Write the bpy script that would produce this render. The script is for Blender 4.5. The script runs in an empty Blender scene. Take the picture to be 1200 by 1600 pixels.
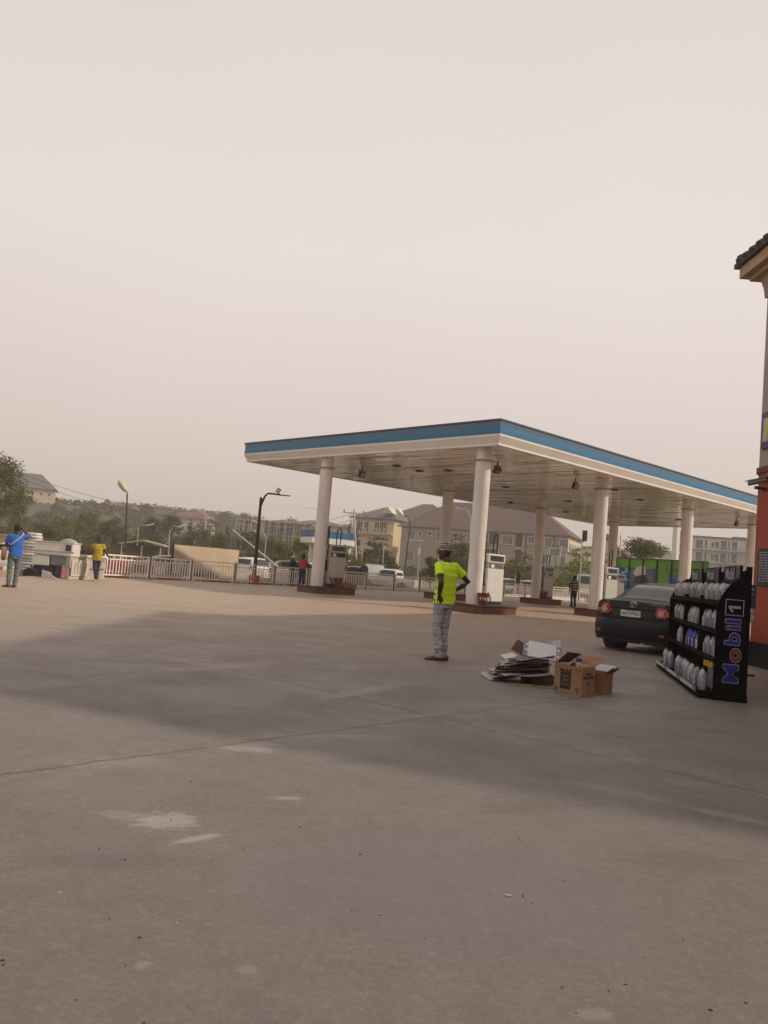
import bpy, math, random
from mathutils import Vector, Matrix, noise
R = math.radians
rnd = random.Random(11)
sc = bpy.context.scene
COL = sc.collection
V = Vector

# ------------------------------------------------------------------ camera
EYE = V((0, 0, 1.35)); FPX = 1260.0; PITCH = .0688; ROLL = .0821
_F = V((0, math.cos(PITCH), math.sin(PITCH))); _R = V((1, 0, 0)); _U = _R.cross(_F)
_c, _s = math.cos(ROLL), math.sin(ROLL)
_R, _U = _c*_R + _s*_U, -_s*_R + _c*_U
cam_data = bpy.data.cameras.new('camera'); cam = bpy.data.objects.new('camera', cam_data); COL.objects.link(cam)
cam_data.sensor_fit = 'VERTICAL'; cam_data.sensor_height = 32; cam_data.lens = FPX/1600*32
cam_data.clip_end = 5000; cam_data.clip_start = .05
mw = Matrix.Identity(4)
for i in range(3):
    mw[i][0] = _R[i]; mw[i][1] = _U[i]; mw[i][2] = -_F[i]; mw[i][3] = EYE[i]
cam.matrix_world = mw
sc.camera = cam

def ray(px, py): return _F + _R*((px-600)/FPX) - _U*((py-800)/FPX)
def G(px, py, z=0.0):
    d = ray(px, py); t = (z-EYE.z)/d.z; return EYE + d*t
def AT(px, py, Y):
    d = ray(px, py); return EYE + d*(Y/d.y)
def hor(px): return 800 + (FPX*_F.z + _R.z*(px-600))/_U.z

# ------------------------------------------------------------------ materials
MATS = {}
def nd(nt, t, **kw):
    n = nt.nodes.new(t)
    for k, v in kw.items():
        if k in n.inputs.keys(): n.inputs[k].default_value = v
        else: setattr(n, k, v)
    return n
def mat(name, col, rough=.6, metal=0., var=.14, scale=5., bump=0., bscale=40., spec=.5, alpha=1., trans=0., coat=0., detail=5., stretch=None):
    if name in MATS: return MATS[name]
    m = bpy.data.materials.new(name); m.use_nodes = True; nt = m.node_tree
    b = nt.nodes['Principled BSDF']; L = nt.links.new
    b.inputs['Roughness'].default_value = rough; b.inputs['Metallic'].default_value = metal
    b.inputs['Specular IOR Level'].default_value = spec
    if coat: b.inputs['Coat Weight'].default_value = coat; b.inputs['Coat Roughness'].default_value = .08
    tc = nd(nt, 'ShaderNodeTexCoord'); src = tc.outputs['Object']
    if stretch:
        mp = nd(nt, 'ShaderNodeMapping'); mp.inputs['Scale'].default_value = stretch; L(src, mp.inputs[0]); src = mp.outputs[0]
    n = nd(nt, 'ShaderNodeTexNoise', Scale=scale, Detail=detail, Roughness=.62); L(src, n.inputs['Vector'])
    cr = nd(nt, 'ShaderNodeValToRGB'); c = V(col)
    cr.color_ramp.elements[0].position = .3; cr.color_ramp.elements[1].position = .72
    cr.color_ramp.elements[0].color = (*[max(0, x*(1-var)) for x in c], 1)
    cr.color_ramp.elements[1].color = (*[min(1, x*(1+var)) for x in c], 1)
    L(n.outputs[0], cr.inputs[0]); L(cr.outputs[0], b.inputs['Base Color'])
    if bump:
        n2 = nd(nt, 'ShaderNodeTexNoise', Scale=bscale, Detail=4.); L(src, n2.inputs['Vector'])
        bp = nd(nt, 'ShaderNodeBump', Strength=bump, Distance=.02); L(n2.outputs[0], bp.inputs['Height']); L(bp.outputs[0], b.inputs['Normal'])
    if trans: b.inputs['Transmission Weight'].default_value = trans
    MATS[name] = m; return m
def leafmat(name, col, var=.4):
    if name in MATS: return MATS[name]
    m = bpy.data.materials.new(name); m.use_nodes = True; nt = m.node_tree; L = nt.links.new
    b = nt.nodes['Principled BSDF']; out = nt.nodes['Material Output']
    g = nd(nt, 'ShaderNodeNewGeometry'); tc = nd(nt, 'ShaderNodeTexCoord')
    n = nd(nt, 'ShaderNodeTexNoise', Scale=.9, Detail=3.); L(tc.outputs['Object'], n.inputs['Vector'])
    ad = nd(nt, 'ShaderNodeMath', operation='MULTIPLY_ADD'); L(g.outputs['Random Per Island'], ad.inputs[0]); ad.inputs[1].default_value = .5; L(n.outputs[0], ad.inputs[2])
    cr = nd(nt, 'ShaderNodeValToRGB'); c = V(col)
    cr.color_ramp.elements[0].position = .35; cr.color_ramp.elements[1].position = .95
    cr.color_ramp.elements[0].color = (*(c*(1-var)), 1)
    cr.color_ramp.elements[1].color = (c[0]*(1+var)+.02, c[1]*(1+var)+.01, c[2]*(1+.4*var), 1)
    L(ad.outputs[0], cr.inputs[0]); L(cr.outputs[0], b.inputs['Base Color'])
    b.inputs['Roughness'].default_value = .6; b.inputs['Specular IOR Level'].default_value = .25
    t = nd(nt, 'ShaderNodeBsdfTranslucent'); L(cr.outputs[0], t.inputs[0])
    mx = nd(nt, 'ShaderNodeMixShader'); mx.inputs[0].default_value = .3
    L(b.outputs[0], mx.inputs[1]); L(t.outputs[0], mx.inputs[2]); L(mx.outputs[0], out.inputs[0])
    MATS[name] = m; return m

# ------------------------------------------------------------------ mesh builder
class MB:
    def __init__(s): s.v = []; s.f = []; s.m = []; s.X = None
    def _add(s, vs, fs, m=0):
        o = len(s.v)
        s.v += [tuple(s.X @ V(p)) if s.X else tuple(p) for p in vs]
        for f in fs: s.f.append([i+o for i in f]); s.m.append(m)
    def box(s, c, d, m=0, rz=0., M=None):
        x, y, z = d[0]/2, d[1]/2, d[2]/2; c = V(c)
        vs = [V((a*x, b*y, e*z)) for a in (-1, 1) for b in (-1, 1) for e in (-1, 1)]
        if M is None: M = Matrix.Rotation(rz, 3, 'Z')
        vs = [M @ p + c for p in vs]
        s._add(vs, [(0, 1, 3, 2), (4, 6, 7, 5), (0, 4, 5, 1), (2, 3, 7, 6), (0, 2, 6, 4), (1, 5, 7, 3)], m); return s
    def bar(s, a, b, w, h=None, m=0):
        a, b = V(a), V(b); h = h or w; d = (b-a); l = d.length; d.normalize()
        up = V((0, 0, 1)) if abs(d.z) < .95 else V((0, 1, 0)); x = d.cross(up).normalized(); z = x.cross(d)
        M = Matrix((x, d, z)).transposed(); return s.box((a+b)/2, (w, l, h), m, M=M)
    def loft(s, rings, m=0, cap=True, closed=True):
        n = len(rings[0]); vs = [p for r in rings for p in r]; fs = []
        for k in range(len(rings)-1):
            for i in range(n if closed else n-1):
                j = (i+1) % n; fs.append((k*n+i, k*n+j, (k+1)*n+j, (k+1)*n+i))
        if cap: fs.append(tuple(range(n-1, -1, -1))); fs.append(tuple((len(rings)-1)*n+i for i in range(n)))
        s._add(vs, fs, m); return s
    def tube(s, pts, rad, n=8, m=0, cap=True):
        pts = [V(p) for p in pts]
        if not hasattr(rad, '__len__'): rad = [rad]*len(pts)
        rings = []; pd = None; x = None
        for i, p in enumerate(pts):
            d = (pts[min(i+1, len(pts)-1)]-pts[max(i-1, 0)]).normalized()
            if x is None:
                up = V((0, 0, 1)) if abs(d.z) < .9 else V((1, 0, 0)); x = d.cross(up).normalized()
            else: x = (x - d*x.dot(d)).normalized()
            y = d.cross(x)
            rings.append([p + (x*math.cos(2*math.pi*k/n)+y*math.sin(2*math.pi*k/n))*rad[i] for k in range(n)])
        return s.loft(rings, m, cap)
    def cyl(s, c, r, h, n=16, m=0, r2=None):
        c = V(c); return s.tube([c, c+V((0, 0, h))], [r, r if r2 is None else r2], n, m)
    def lathe(s, prof, c=(0, 0, 0), n=16, m=0):
        c = V(c); return s.loft([[c+V((r*math.cos(2*math.pi*k/n), r*math.sin(2*math.pi*k/n), z)) for k in range(n)] for r, z in prof], m)
    def prism(s, poly, h, m=0, M=None):
        # poly in local xy, extruded along local z by h; M 4x4
        n = len(poly); vs = [V((x, y, 0)) for x, y in poly] + [V((x, y, h)) for x, y in poly]
        if M is not None: vs = [M @ p for p in vs]
        fs = [tuple(range(n-1, -1, -1)), tuple(range(n, 2*n))] + [(i, (i+1) % n, n+(i+1) % n, n+i) for i in range(n)]
        s._add(vs, fs, m); return s
    def face(s, pts, m=0): s._add([V(p) for p in pts], [tuple(range(len(pts)))], m); return s
    def text(s, t, size, M, m=0, ext=.002, bold=0., align='CENTER', sx=1.):
        cu = bpy.data.curves.new('lettering', 'FONT'); cu.body = t; cu.size = size; cu.extrude = ext; cu.offset = bold
        cu.align_x = align; cu.align_y = 'CENTER'; cu.resolution_u = 3
        o = bpy.data.objects.new('lettering', cu); COL.objects.link(o)
        dg = bpy.context.evaluated_depsgraph_get(); me = bpy.data.meshes.new_from_object(o.evaluated_get(dg))
        s._add([M @ V((p.co.x*sx, p.co.y, p.co.z)) for p in me.vertices], [tuple(p.vertices) for p in me.polygons], m)
        bpy.data.objects.remove(o); bpy.data.curves.remove(cu); bpy.data.meshes.remove(me); return s
    def mesh(s, name, mats, smooth=None):
        me = bpy.data.meshes.new(name); me.from_pydata(s.v, [], s.f)
        for mm in (mats if isinstance(mats, (list, tuple)) else [mats]): me.materials.append(mm)
        me.polygons.foreach_set('material_index', s.m)
        if smooth is not None:
            me.polygons.foreach_set('use_smooth', [True]*len(me.polygons))
            if smooth < 179: me.set_sharp_from_angle(angle=R(smooth))
        me.update(); return me
    def build(s, name, mats, parent=None, smooth=None, bevel=0., loc=None, rz=0.):
        o = bpy.data.objects.new(name, s.mesh(name, mats, smooth)); COL.objects.link(o)
        if parent: o.parent = parent
        if loc is not None: o.location = loc
        if rz: o.rotation_euler.z = rz
        if bevel:
            b = o.modifiers.new('bevel', 'BEVEL'); b.width = bevel; b.segments = 2; b.limit_method = 'ANGLE'; b.angle_limit = R(40)
        return o
def tag(o, label, cat, group=None):
    o['label'] = label; o['category'] = cat
    if group: o['group'] = group
    return o
def struct(o, kind='structure'): o['kind'] = kind; return o
def thing(name, label, cat, loc=(0, 0, 0), rz=0., group=None):
    o = bpy.data.objects.new(name, None); COL.objects.link(o); o.location = loc; o.rotation_euler.z = rz
    o.empty_display_size = .2; return tag(o, label, cat, group)
def copy_tree(o, parent=None):
    c = o.copy(); COL.objects.link(c)
    if parent: c.parent = parent
    for ch in list(o.children): copy_tree(ch, c)
    return c
def dup(o, loc, rz, label=None):
    c = copy_tree(o); c.location = loc; c.rotation_euler.z = rz
    if label: c['label'] = label
    return c
def fuse(mb, name, m, voxel, parent, smooth_it=4, wrinkle=0., wscale=12., seed=0., zfun=None):
    """one continuous surface from overlapping closed lofts"""
    o = mb.build(name, m)
    rm = o.modifiers.new('remesh', 'REMESH'); rm.mode = 'VOXEL'; rm.voxel_size = voxel
    if smooth_it:
        sm = o.modifiers.new('smooth', 'SMOOTH'); sm.iterations = smooth_it; sm.factor = .5
    dg = bpy.context.evaluated_depsgraph_get(); me = bpy.data.meshes.new_from_object(o.evaluated_get(dg))
    old = o.data; o.modifiers.clear(); o.data = me; bpy.data.meshes.remove(old); me.name = name
    if not me.materials: me.materials.append(m)
    if wrinkle:
        for vt in me.vertices:
            p = vt.co; k = zfun(p) if zfun else 1.
            q = V((p.x*wscale*.6+seed, p.y*wscale*.6, p.z*wscale*1.5))
            vt.co = p + vt.normal*(wrinkle*k*noise.noise(q))
    me.polygons.foreach_set('use_smooth', [True]*len(me.polygons)); me.update()
    o.parent = parent; return o
def ell(c, rx, ry, n=16, yaw=0., p=2.0, tilt=None):
    pts = []
    for k in range(n):
        a = 2*math.pi*k/n; x = abs(math.cos(a))**(2/p)*math.copysign(1, math.cos(a))*rx; y = abs(math.sin(a))**(2/p)*math.copysign(1, math.sin(a))*ry
        q = V((x, y, 0)); q.rotate(Matrix.Rotation(yaw, 3, 'Z'))
        if tilt: q = tilt @ q
        pts.append(V(c)+q)
    return pts
def frame(o, x, y):
    """4x4 with origin o, text x axis, text y axis"""
    x = V(x).normalized(); y = V(y).normalized(); z = x.cross(y); M = Matrix.Identity(4)
    for i in range(3): M[i][0] = x[i]; M[i][1] = y[i]; M[i][2] = z[i]; M[i][3] = o[i]
    return M

white_paint = mat('white_paint', (.66, .63, .58), .45, var=.07, scale=3)
fence_paint = mat('cream_fence_paint', (.84, .76, .67), .55, var=.12, scale=8)
dark_metal = mat('dark_metal', (.03, .03, .035), .45, .3)
grey_metal = mat('grey_metal', (.30, .30, .30), .4, .5)
galv = mat('galvanised_steel', (.42, .42, .41), .45, .5)
black_rubber = mat('black_rubber', (.012, .012, .013), .65)
black_plastic = mat('black_plastic', (.010, .010, .012), .4)
glass_dark = mat('dark_glass', (.02, .024, .026), .06, spec=.7)
glass_grey = mat('dusty_glass', (.10, .105, .10), .18, spec=.6, var=.2, scale=2)
lamp_white = mat('lamp_glass', (.75, .75, .72), .2)
wood_pole = mat('pale_wood_pole', (.50, .44, .36), .8)
concrete_pole = mat('concrete_pole', (.50, .46, .40), .85)
bark = mat('bark', (.11, .08, .055), .9, bump=.6, bscale=12)
skin = mat('dark_skin', (.045, .022, .014), .5, var=.12, scale=20)
# ------------------------------------------------------------------ setting: ground, yard, road, hills
def ground_mat(name, base, joints=True):
    m = bpy.data.materials.new(name); m.use_nodes = True; nt = m.node_tree; L = nt.links.new
    b = nt.nodes['Principled BSDF']; b.inputs['Specular IOR Level'].default_value = .5
    tc = nd(nt, 'ShaderNodeTexCoord'); P = tc.outputs['Object']
    def nz(scale, det=6., rough=.6, dist=0.):
        n = nd(nt, 'ShaderNodeTexNoise', Scale=scale, Detail=det, Roughness=rough, Distortion=dist); L(P, n.inputs['Vector']); return n.outputs[0]
    def mr(x, a, b_, c, d):
        n = nd(nt, 'ShaderNodeMapRange', interpolation_type='SMOOTHSTEP'); L(x, n.inputs[0])
        for i, q in enumerate((a, b_, c, d)): n.inputs[i+1].default_value = q
        return n.outputs[0]
    def math_(op, x, y=None, z=None):
        n = nd(nt, 'ShaderNodeMath', operation=op)
        for i, q in enumerate((x, y, z)):
            if q is None: continue
            if isinstance(q, (int, float)): n.inputs[i].default_value = q
            else: L(q, n.inputs[i])
        return n.outputs[0]
    def mix(f, a, c):
        n = nd(nt, 'ShaderNodeMix', data_type='RGBA')
        if isinstance(f, (int, float)): n.inputs[0].default_value = f
        else: L(f, n.inputs[0])
        for i, q in ((6, a), (7, c)):
            if isinstance(q, tuple): n.inputs[i].default_value = (*q, 1)
            else: L(q, n.inputs[i])
        return n.outputs[2]
    B = V(base)
    big = mr(nz(.16, 5, .55, .6), .35, .68, 0., 1.)
    mid = mr(nz(.9, 7, .65, .4), .3, .72, 0., 1.)
    fine = mr(nz(14., 8, .75), .25, .75, 0., 1.)
    col = mix(big, tuple(B*.86), tuple(B*1.10))
    col = mix(math_('MULTIPLY', mid, .55), col, tuple(V((B.x*.78, B.y*.80, B.z*.83))))
    col = mix(math_('MULTIPLY', fine, .35), col, tuple(B*1.25))
    gr = mr(nz(150., 4, .7), .3, .7, 0., 1.); col = mix(math_('MULTIPLY', gr, .42), col, tuple(B*1.45)); gr2 = mr(nz(210., 3, .6), .35, .65, 0., 1.); col = mix(math_('MULTIPLY', gr2, .30), col, tuple(B*.55))
    mot = mr(nz(5.5, 6, .7, .5), .38, .66, 0., 1.); col = mix(math_('MULTIPLY', mot, .42), col, tuple(B*.66))
    spk = mr(nz(45., 3, .6), .68, .73, 0., .6); col = mix(spk, col, tuple(B*.42))
    spl = mr(nz(60., 2, .5), .72, .76, 0., .6); col = mix(spl, col, tuple(B*1.7))
    mp9 = nd(nt, 'ShaderNodeMapping'); mp9.inputs['Rotation'].default_value = (0, 0, .5); mp9.inputs['Scale'].default_value = (1., 4.5, 1.); L(P, mp9.inputs[0])
    def nzs(scale, det, rough):
        n = nd(nt, 'ShaderNodeTexNoise', Scale=scale, Detail=det, Roughness=rough, Distortion=.6); L(mp9.outputs[0], n.inputs['Vector']); return n.outputs[0]
    area = mr(nz(.5, 4, .6), .42, .62, .12, 1.)
    col = mix(math_('MULTIPLY', mr(nzs(1.1, 9, .78), .56, .68, 0., .42), area), col, tuple(B*1.55))        # pale scuffs
    col = mix(mr(nzs(2.6, 8, .8), .62, .70, 0., .38), col, tuple(B*.55))                                    # dark scuffs
    col = mix(mr(nzs(7., 4, .6), .72, .76, 0., .75), col, tuple(B*.30))                                     # short dark dashes
    g3 = mr(nz(34., 6, .8), .30, .70, 0., 1.); col = mix(math_('MULTIPLY', g3, .55), col, tuple(B*.55)); g4 = mr(nz(22., 6, .8), .50, .70, 0., .34); col = mix(g4, col, tuple(B*1.75))
    # dark oily stains
    st = math_('MULTIPLY', mr(nz(.45, 7, .72, 1.2), .54, .70, 0., 1.), .45); col = mix(st, col, tuple(V((B.x*.55, B.y*.56, B.z*.60))))
    hgt = fine
    if joints:
        sep = nd(nt, 'ShaderNodeSeparateXYZ'); L(P, sep.inputs[0])
        wob = math_('MULTIPLY_ADD', nz(.7, 5, .7), .22, -.11)
        fw = nz(2.2, 6, .75)
        def line(a, c, w, strength, off=0.):
            d = (c-a); d.normalize(); nx, ny = -d.y, d.x; k = -(a.x*nx+a.y*ny)-off
            t = math_('MULTIPLY_ADD', sep.outputs[0], nx, k); t = math_('MULTIPLY_ADD', sep.outputs[1], ny, t)
            t = math_('ABSOLUTE', math_('ADD', t, wob))
            core = mr(t, w*.4, w*1.4, strength, 0.)
            halo = math_('MULTIPLY', mr(t, w, .42, .95*strength, 0.), mr(fw, .45, .62, 0., 1.))
            return core, halo
        # the two joints that cross in the yard, and their parallels
        a1, c1 = G(0, 962), G(1195, 1240); a2, c2 = G(0, 1210), G(690, 1119)
        for (a, c, w, s_, off) in ((a1, c1, .022, .8, 0), (a2, c2, .020, .8, 0), (a1, c1, .016, .4, 6.2), (a1, c1, .016, .35, -6.4), (a2, c2, .016, .35, 7.0), (a2, c2, .016, .4, 14.), (a2, c2, .016, .3, -4.6)):
            core, halo = line(a, c, w, s_, off)
            col = mix(halo, col, tuple(B*1.32)); col = mix(core, col, tuple(B*.42))
        # pale cement smears
        def patch(px, py, rx, ry, ang, st_, tone=(2.0, 2.1, 2.15)):
            nonlocal col
            c = G(px, py); mp = nd(nt, 'ShaderNodeMapping', vector_type='TEXTURE'); L(P, mp.inputs[0])
            mp.inputs['Location'].default_value = (c.x, c.y, 0); mp.inputs['Rotation'].default_value = (0, 0, ang); mp.inputs['Scale'].default_value = (rx, ry, 1)
            ln = nd(nt, 'ShaderNodeVectorMath', operation='LENGTH'); L(mp.outputs[0], ln.inputs[0])
            m2 = nd(nt, 'ShaderNodeMapping'); m2.inputs['Scale'].default_value = (1.1, 3.2, 1.); L(mp.outputs[0], m2.inputs[0])
            n = nd(nt, 'ShaderNodeTexNoise', Scale=1.7, Detail=10., Roughness=.82, Distortion=.4); L(m2.outputs[0], n.inputs['Vector'])
            t = math_('ADD', math_('MULTIPLY', ln.outputs[1], .8), math_('MULTIPLY_ADD', n.outputs[0], 3.4, -1.7))
            col = mix(mr(t, .46, .66, st_, 0.), col, (B.x*tone[0], B.y*tone[1], B.z*tone[2]))
        for q in ((262, 1283, .20, .16, .5, .62), (308, 1310, .17, .045, .75, .62), (205, 1276, .24, .10, -.2, .30), (385, 1515, .05, .04, .2, .3), (222, 1508, .04, .03, 1.2, .3), (450, 1247, .11, .05, .2, .45),
                  (570, 1080, 1.1, .16, 1.05, .34), (350, 1040, 1.3, .25, 1.0, .22), (640, 985, 2.2, .5, .3, .22), (1140, 1275, .35, .08, -.5, .3), (960, 1235, .5, .12, -.5, .22), (545, 1045, .22, .1, .1, .4), (385, 1170, .28, .12, .1, .4), (930, 1585, .08, .05, .1, .25), (500, 1150, .9, .12, .3, .2)):
            patch(*q)
        for q in ((1075, 1122, .35, .10, .2, .6), (1110, 1142, .20, .07, -.4, .6), (1000, 1180, .5, .12, .3, .35), (560, 1190, .45, .14, .4, .3), (880, 1100, .5, .14, .1, .35), (330, 985, 1.2, .3, .6, .25), (830, 1260, .5, .2, .5, .3), (150, 1345, .5, .12, .2, .25), (1060, 1345, .45, .2, .1, .3)): patch(*q, tone=(.45, .44, .45))
        # bluish grey worn area in the middle of the slab
        c = G(690, 1385); mp = nd(nt, 'ShaderNodeMapping', vector_type='TEXTURE'); L(P, mp.inputs[0]); mp.inputs['Location'].default_value = (c.x, c.y, 0); mp.inputs['Scale'].default_value = (1.1, .8, 1)
        ln = nd(nt, 'ShaderNodeVectorMath', operation='LENGTH'); L(mp.outputs[0], ln.inputs[0])
        t = math_('ADD', ln.outputs[1], math_('MULTIPLY_ADD', nz(1.6, 6, .7), 1.4, -.7)); col = mix(mr(t, .3, 1.1, .5, 0.), col, (B.x*.78, B.y*.82, B.z*.92))
    if joints:   # yard coloured paler toward the road to stand for its brighter far light
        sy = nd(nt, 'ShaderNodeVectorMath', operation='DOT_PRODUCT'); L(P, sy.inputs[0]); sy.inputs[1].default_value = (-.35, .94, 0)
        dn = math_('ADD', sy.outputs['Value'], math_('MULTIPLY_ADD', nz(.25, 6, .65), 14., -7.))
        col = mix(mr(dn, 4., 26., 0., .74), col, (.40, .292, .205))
    L(col, b.inputs['Base Color'])
    rg = mr(mid, 0., 1., .50, .68); L(rg, b.inputs['Roughness'])
    bp = nd(nt, 'ShaderNodeBump', Strength=.5, Distance=.006); L(hgt, bp.inputs['Height']); L(bp.outputs[0], b.inputs['Normal'])
    return m
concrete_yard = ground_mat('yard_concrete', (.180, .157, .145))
earth = ground_mat('dusty_earth', (.25, .19, .135), False)
asphalt = ground_mat('dusty_asphalt', (.115, .10, .09), False)
grass_hill = mat('dry_hill_scrub', (.055, .055, .034), .95, var=.5, scale=.08, detail=8)

GZ = -.45   # the road side lies lower than the raised yard
FL = [G(157, 902), G(180, 903), G(304, 908), G(410, 913.5), G(574, 921), G(653, 925), G(806, 932.5), G(912, 940), G(1000, 946)]
m = MB(); m.face([(-640, -60, GZ), (640, -60, GZ), (640, 640, GZ), (-640, 640, GZ)]); struct(m.build('ground', earth))
yp = [(-12.6, -25), (70, -25), (70, FL[-1].y+14)] + [(p.x, p.y) for p in reversed(FL)] + [(-12.6, 31.5)]
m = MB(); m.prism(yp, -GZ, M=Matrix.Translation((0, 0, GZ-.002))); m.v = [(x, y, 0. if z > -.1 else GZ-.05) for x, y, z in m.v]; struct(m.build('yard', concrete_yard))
ud = V((.66, .751, 0)); un = V((-.751, .66, 0))
c0 = V((-.6, 47.7, 0))
m = MB(); q = [c0 + ud*a + un*b for a, b in ((-150, 3.2), (150, 3.2), (150, 24), (-150, 24))]; m.face([(p.x, p.y, GZ+.004) for p in q]); struct(m.build('road', asphalt))
# kerb painted in red and white blocks beside the road
kr = mat('red_kerb_paint', (.42, .09, .08), .7, var=.25); kw = mat('white_kerb_paint', (.62, .56, .5), .7, var=.2)
m = MB()
for k in range(-40, 40):
    c = c0 + ud*(k*1.5) + un*2.6; m.box((c.x, c.y, GZ+.27), (1.48, .3, .56), (k % 2 if k < -1 else 1), rz=math.atan2(ud.y, ud.x))
struct(m.build('kerb', [kr, kw]))

def hill(x, y):
    t = min(1, max(0, (y-170-.15*abs(x+100))/260.)); t = t*t*(3-2*t)
    return 23*t*(.82+.35*noise.noise(V((x*.008, y*.006, 3.)))+.1*noise.noise(V((x*.03, y*.03, 7.)))) + 8.5*math.exp(-((x+102)**2+(y-236)**2)/1500.) + 3*math.exp(-((x+75)**2+(y-262)**2)/1200.)
m = MB(); nx, ny = 90, 60; vs = []; fs = []
for j in range(ny):
    for i in range(nx):
        x = -420+i*9.0; y = 150+j*7.5; vs.append((x, y, hill(x, y)-.3*(j == 0)-.05))
for j in range(ny-1):
    for i in range(nx-1): fs.append((j*nx+i, j*nx+i+1, (j+1)*nx+i+1, (j+1)*nx+i))
m._add(vs, fs); struct(m.build('hills', grass_hill, smooth=180))

# ------------------------------------------------------------------ sky, sun, haze
SUN_EL = R(36); sd = V((.998, -.06, 0)).normalized()
w = bpy.data.worlds.new('World'); sc.world = w; w.use_nodes = True; nt = w.node_tree; L = nt.links.new
bg = nt.nodes['Background']; bg.inputs[1].default_value = .1
sky = nd(nt, 'ShaderNodeTexSky', sky_type='NISHITA'); sky.sun_disc = False; sky.sun_elevation = SUN_EL; sky.sun_rotation = math.atan2(sd.x, sd.y)
sky.dust_density = 8.; sky.air_density = 1.; sky.ozone_density = 1.
tc = nd(nt, 'ShaderNodeTexCoord'); sp = nd(nt, 'ShaderNodeSeparateXYZ'); L(tc.outputs['Generated'], sp.inputs[0])
cr = nd(nt, 'ShaderNodeValToRGB'); e = cr.color_ramp.elements   # dust-laden harmattan sky: brightest part-way up, duller at the horizon
e[0].position = 0.; e[0].color = (.575, .497, .455, 1); e[1].position = 1.; e[1].color = (.52, .470, .438, 1)
for p_, c_ in ((.07, (.625, .542, .498, 1)), (.18, (.665, .582, .540, 1)), (.36, (.725, .648, .612, 1)), (.6, (.655, .592, .552, 1))):
    q = e.new(p_); q.color = c_
L(sp.outputs[2], cr.inputs[0])
sn = nd(nt, 'ShaderNodeTexNoise', Scale=1.3, Detail=3.); L(tc.outputs['Generated'], sn.inputs['Vector'])
sm = nd(nt, 'ShaderNodeMapRange'); L(sn.outputs[0], sm.inputs[0]); sm.inputs[3].default_value = 10.8; sm.inputs[4].default_value = 12.6
vm = nd(nt, 'ShaderNodeVectorMath', operation='SCALE'); L(cr.outputs[0], vm.inputs[0]); L(sm.outputs[0], vm.inputs['Scale'])
mx = nd(nt, 'ShaderNodeMix', data_type='RGBA'); mx.inputs[0].default_value = .93; L(sky.outputs[0], mx.inputs[6]); L(vm.outputs[0], mx.inputs[7])
L(mx.outputs[2], bg.inputs[0])
sl = bpy.data.lights.new('sun', 'SUN'); sl.energy = 3.1; sl.angle = R(1.4); sl.color = (1., .87, .70)
so = bpy.data.objects.new('sun', sl); COL.objects.link(so); so.location = (30, -20, 40)
dirv = V((sd.x*math.cos(SUN_EL), sd.y*math.cos(SUN_EL), math.sin(SUN_EL))); so.rotation_euler = dirv.to_track_quat('Z', 'Y').to_euler()
m = MB(); m.box((0, 290, 19.0), (1300, 720, 44)); hz = bpy.data.materials.new('haze'); hz.use_nodes = True; nt = hz.node_tree; nt.nodes.clear()
out = nd(nt, 'ShaderNodeOutputMaterial'); pv = nd(nt, 'ShaderNodeVolumePrincipled'); pv.inputs['Density'].default_value = .0013; pv.inputs['Color'].default_value = (.93, .86, .81, 1); pv.inputs['Anisotropy'].default_value = .1
nt.links.new(pv.outputs[0], out.inputs['Volume']); struct(m.build('haze', hz), 'stuff')
sc.view_settings.view_transform = 'Standard'; sc.view_settings.look = 'None'; sc.view_settings.exposure = .06; sc.view_settings.gamma = 1
sc.cycles.use_denoising = True; sc.cycles.max_bounces = 8

# ------------------------------------------------------------------ canopy over the pumps
CA = .8089; CZ = math.pi/2 - CA; P0 = V((3.85, 28.16, 0))
CU = V((math.sin(CA), math.cos(CA), 0)); CV = V((-math.cos(CA), math.sin(CA), 0))
LA, LB, ZT, ZB, INS = 33.5, 15.9, 6.935, 6.02, .18
def CP(a, b, z=0.): return P0 + CU*a + CV*b + V((0, 0, z))
def fascia_mat():
    m = bpy.data.materials.new('printed_blue_fascia'); m.use_nodes = True; nt = m.node_tree; L = nt.links.new; b = nt.nodes['Principled BSDF']
    tc = nd(nt, 'ShaderNodeTexCoord'); sp = nd(nt, 'ShaderNodeSeparateXYZ'); L(tc.outputs['Object'], sp.inputs[0])
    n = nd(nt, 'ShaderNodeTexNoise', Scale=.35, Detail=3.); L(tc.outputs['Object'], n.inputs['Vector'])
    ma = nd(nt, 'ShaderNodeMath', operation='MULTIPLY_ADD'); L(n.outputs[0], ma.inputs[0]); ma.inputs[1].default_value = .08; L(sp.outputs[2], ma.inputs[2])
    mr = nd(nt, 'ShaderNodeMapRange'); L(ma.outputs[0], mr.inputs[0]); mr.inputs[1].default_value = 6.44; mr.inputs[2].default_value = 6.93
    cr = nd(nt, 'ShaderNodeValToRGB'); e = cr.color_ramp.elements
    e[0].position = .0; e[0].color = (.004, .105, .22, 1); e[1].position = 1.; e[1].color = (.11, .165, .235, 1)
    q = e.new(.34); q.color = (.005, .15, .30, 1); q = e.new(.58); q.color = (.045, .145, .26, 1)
    L(mr.outputs[0], cr.inputs[0]); L(cr.outputs[0], b.inputs['Base Color']); b.inputs['Roughness'].default_value = .38
    return m
blue_fascia = fascia_mat(); white_fascia = mat('white_fascia', (.74, .70, .64), .4, var=.06, scale=1.)
slate_trim = mat('slate_trim', (.05, .065, .10), .5)
ceil_mat = mat('glossy_ceiling_slat', (.90, .80, .70), .10, .0, var=.07, scale=.8, bump=.09, bscale=2.6, spec=.8, stretch=(5, 1, 1))
can = thing('forecourt_canopy', 'long flat forecourt canopy with blue and white fascia on eight round white columns', 'canopy', P0, CZ)
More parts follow.
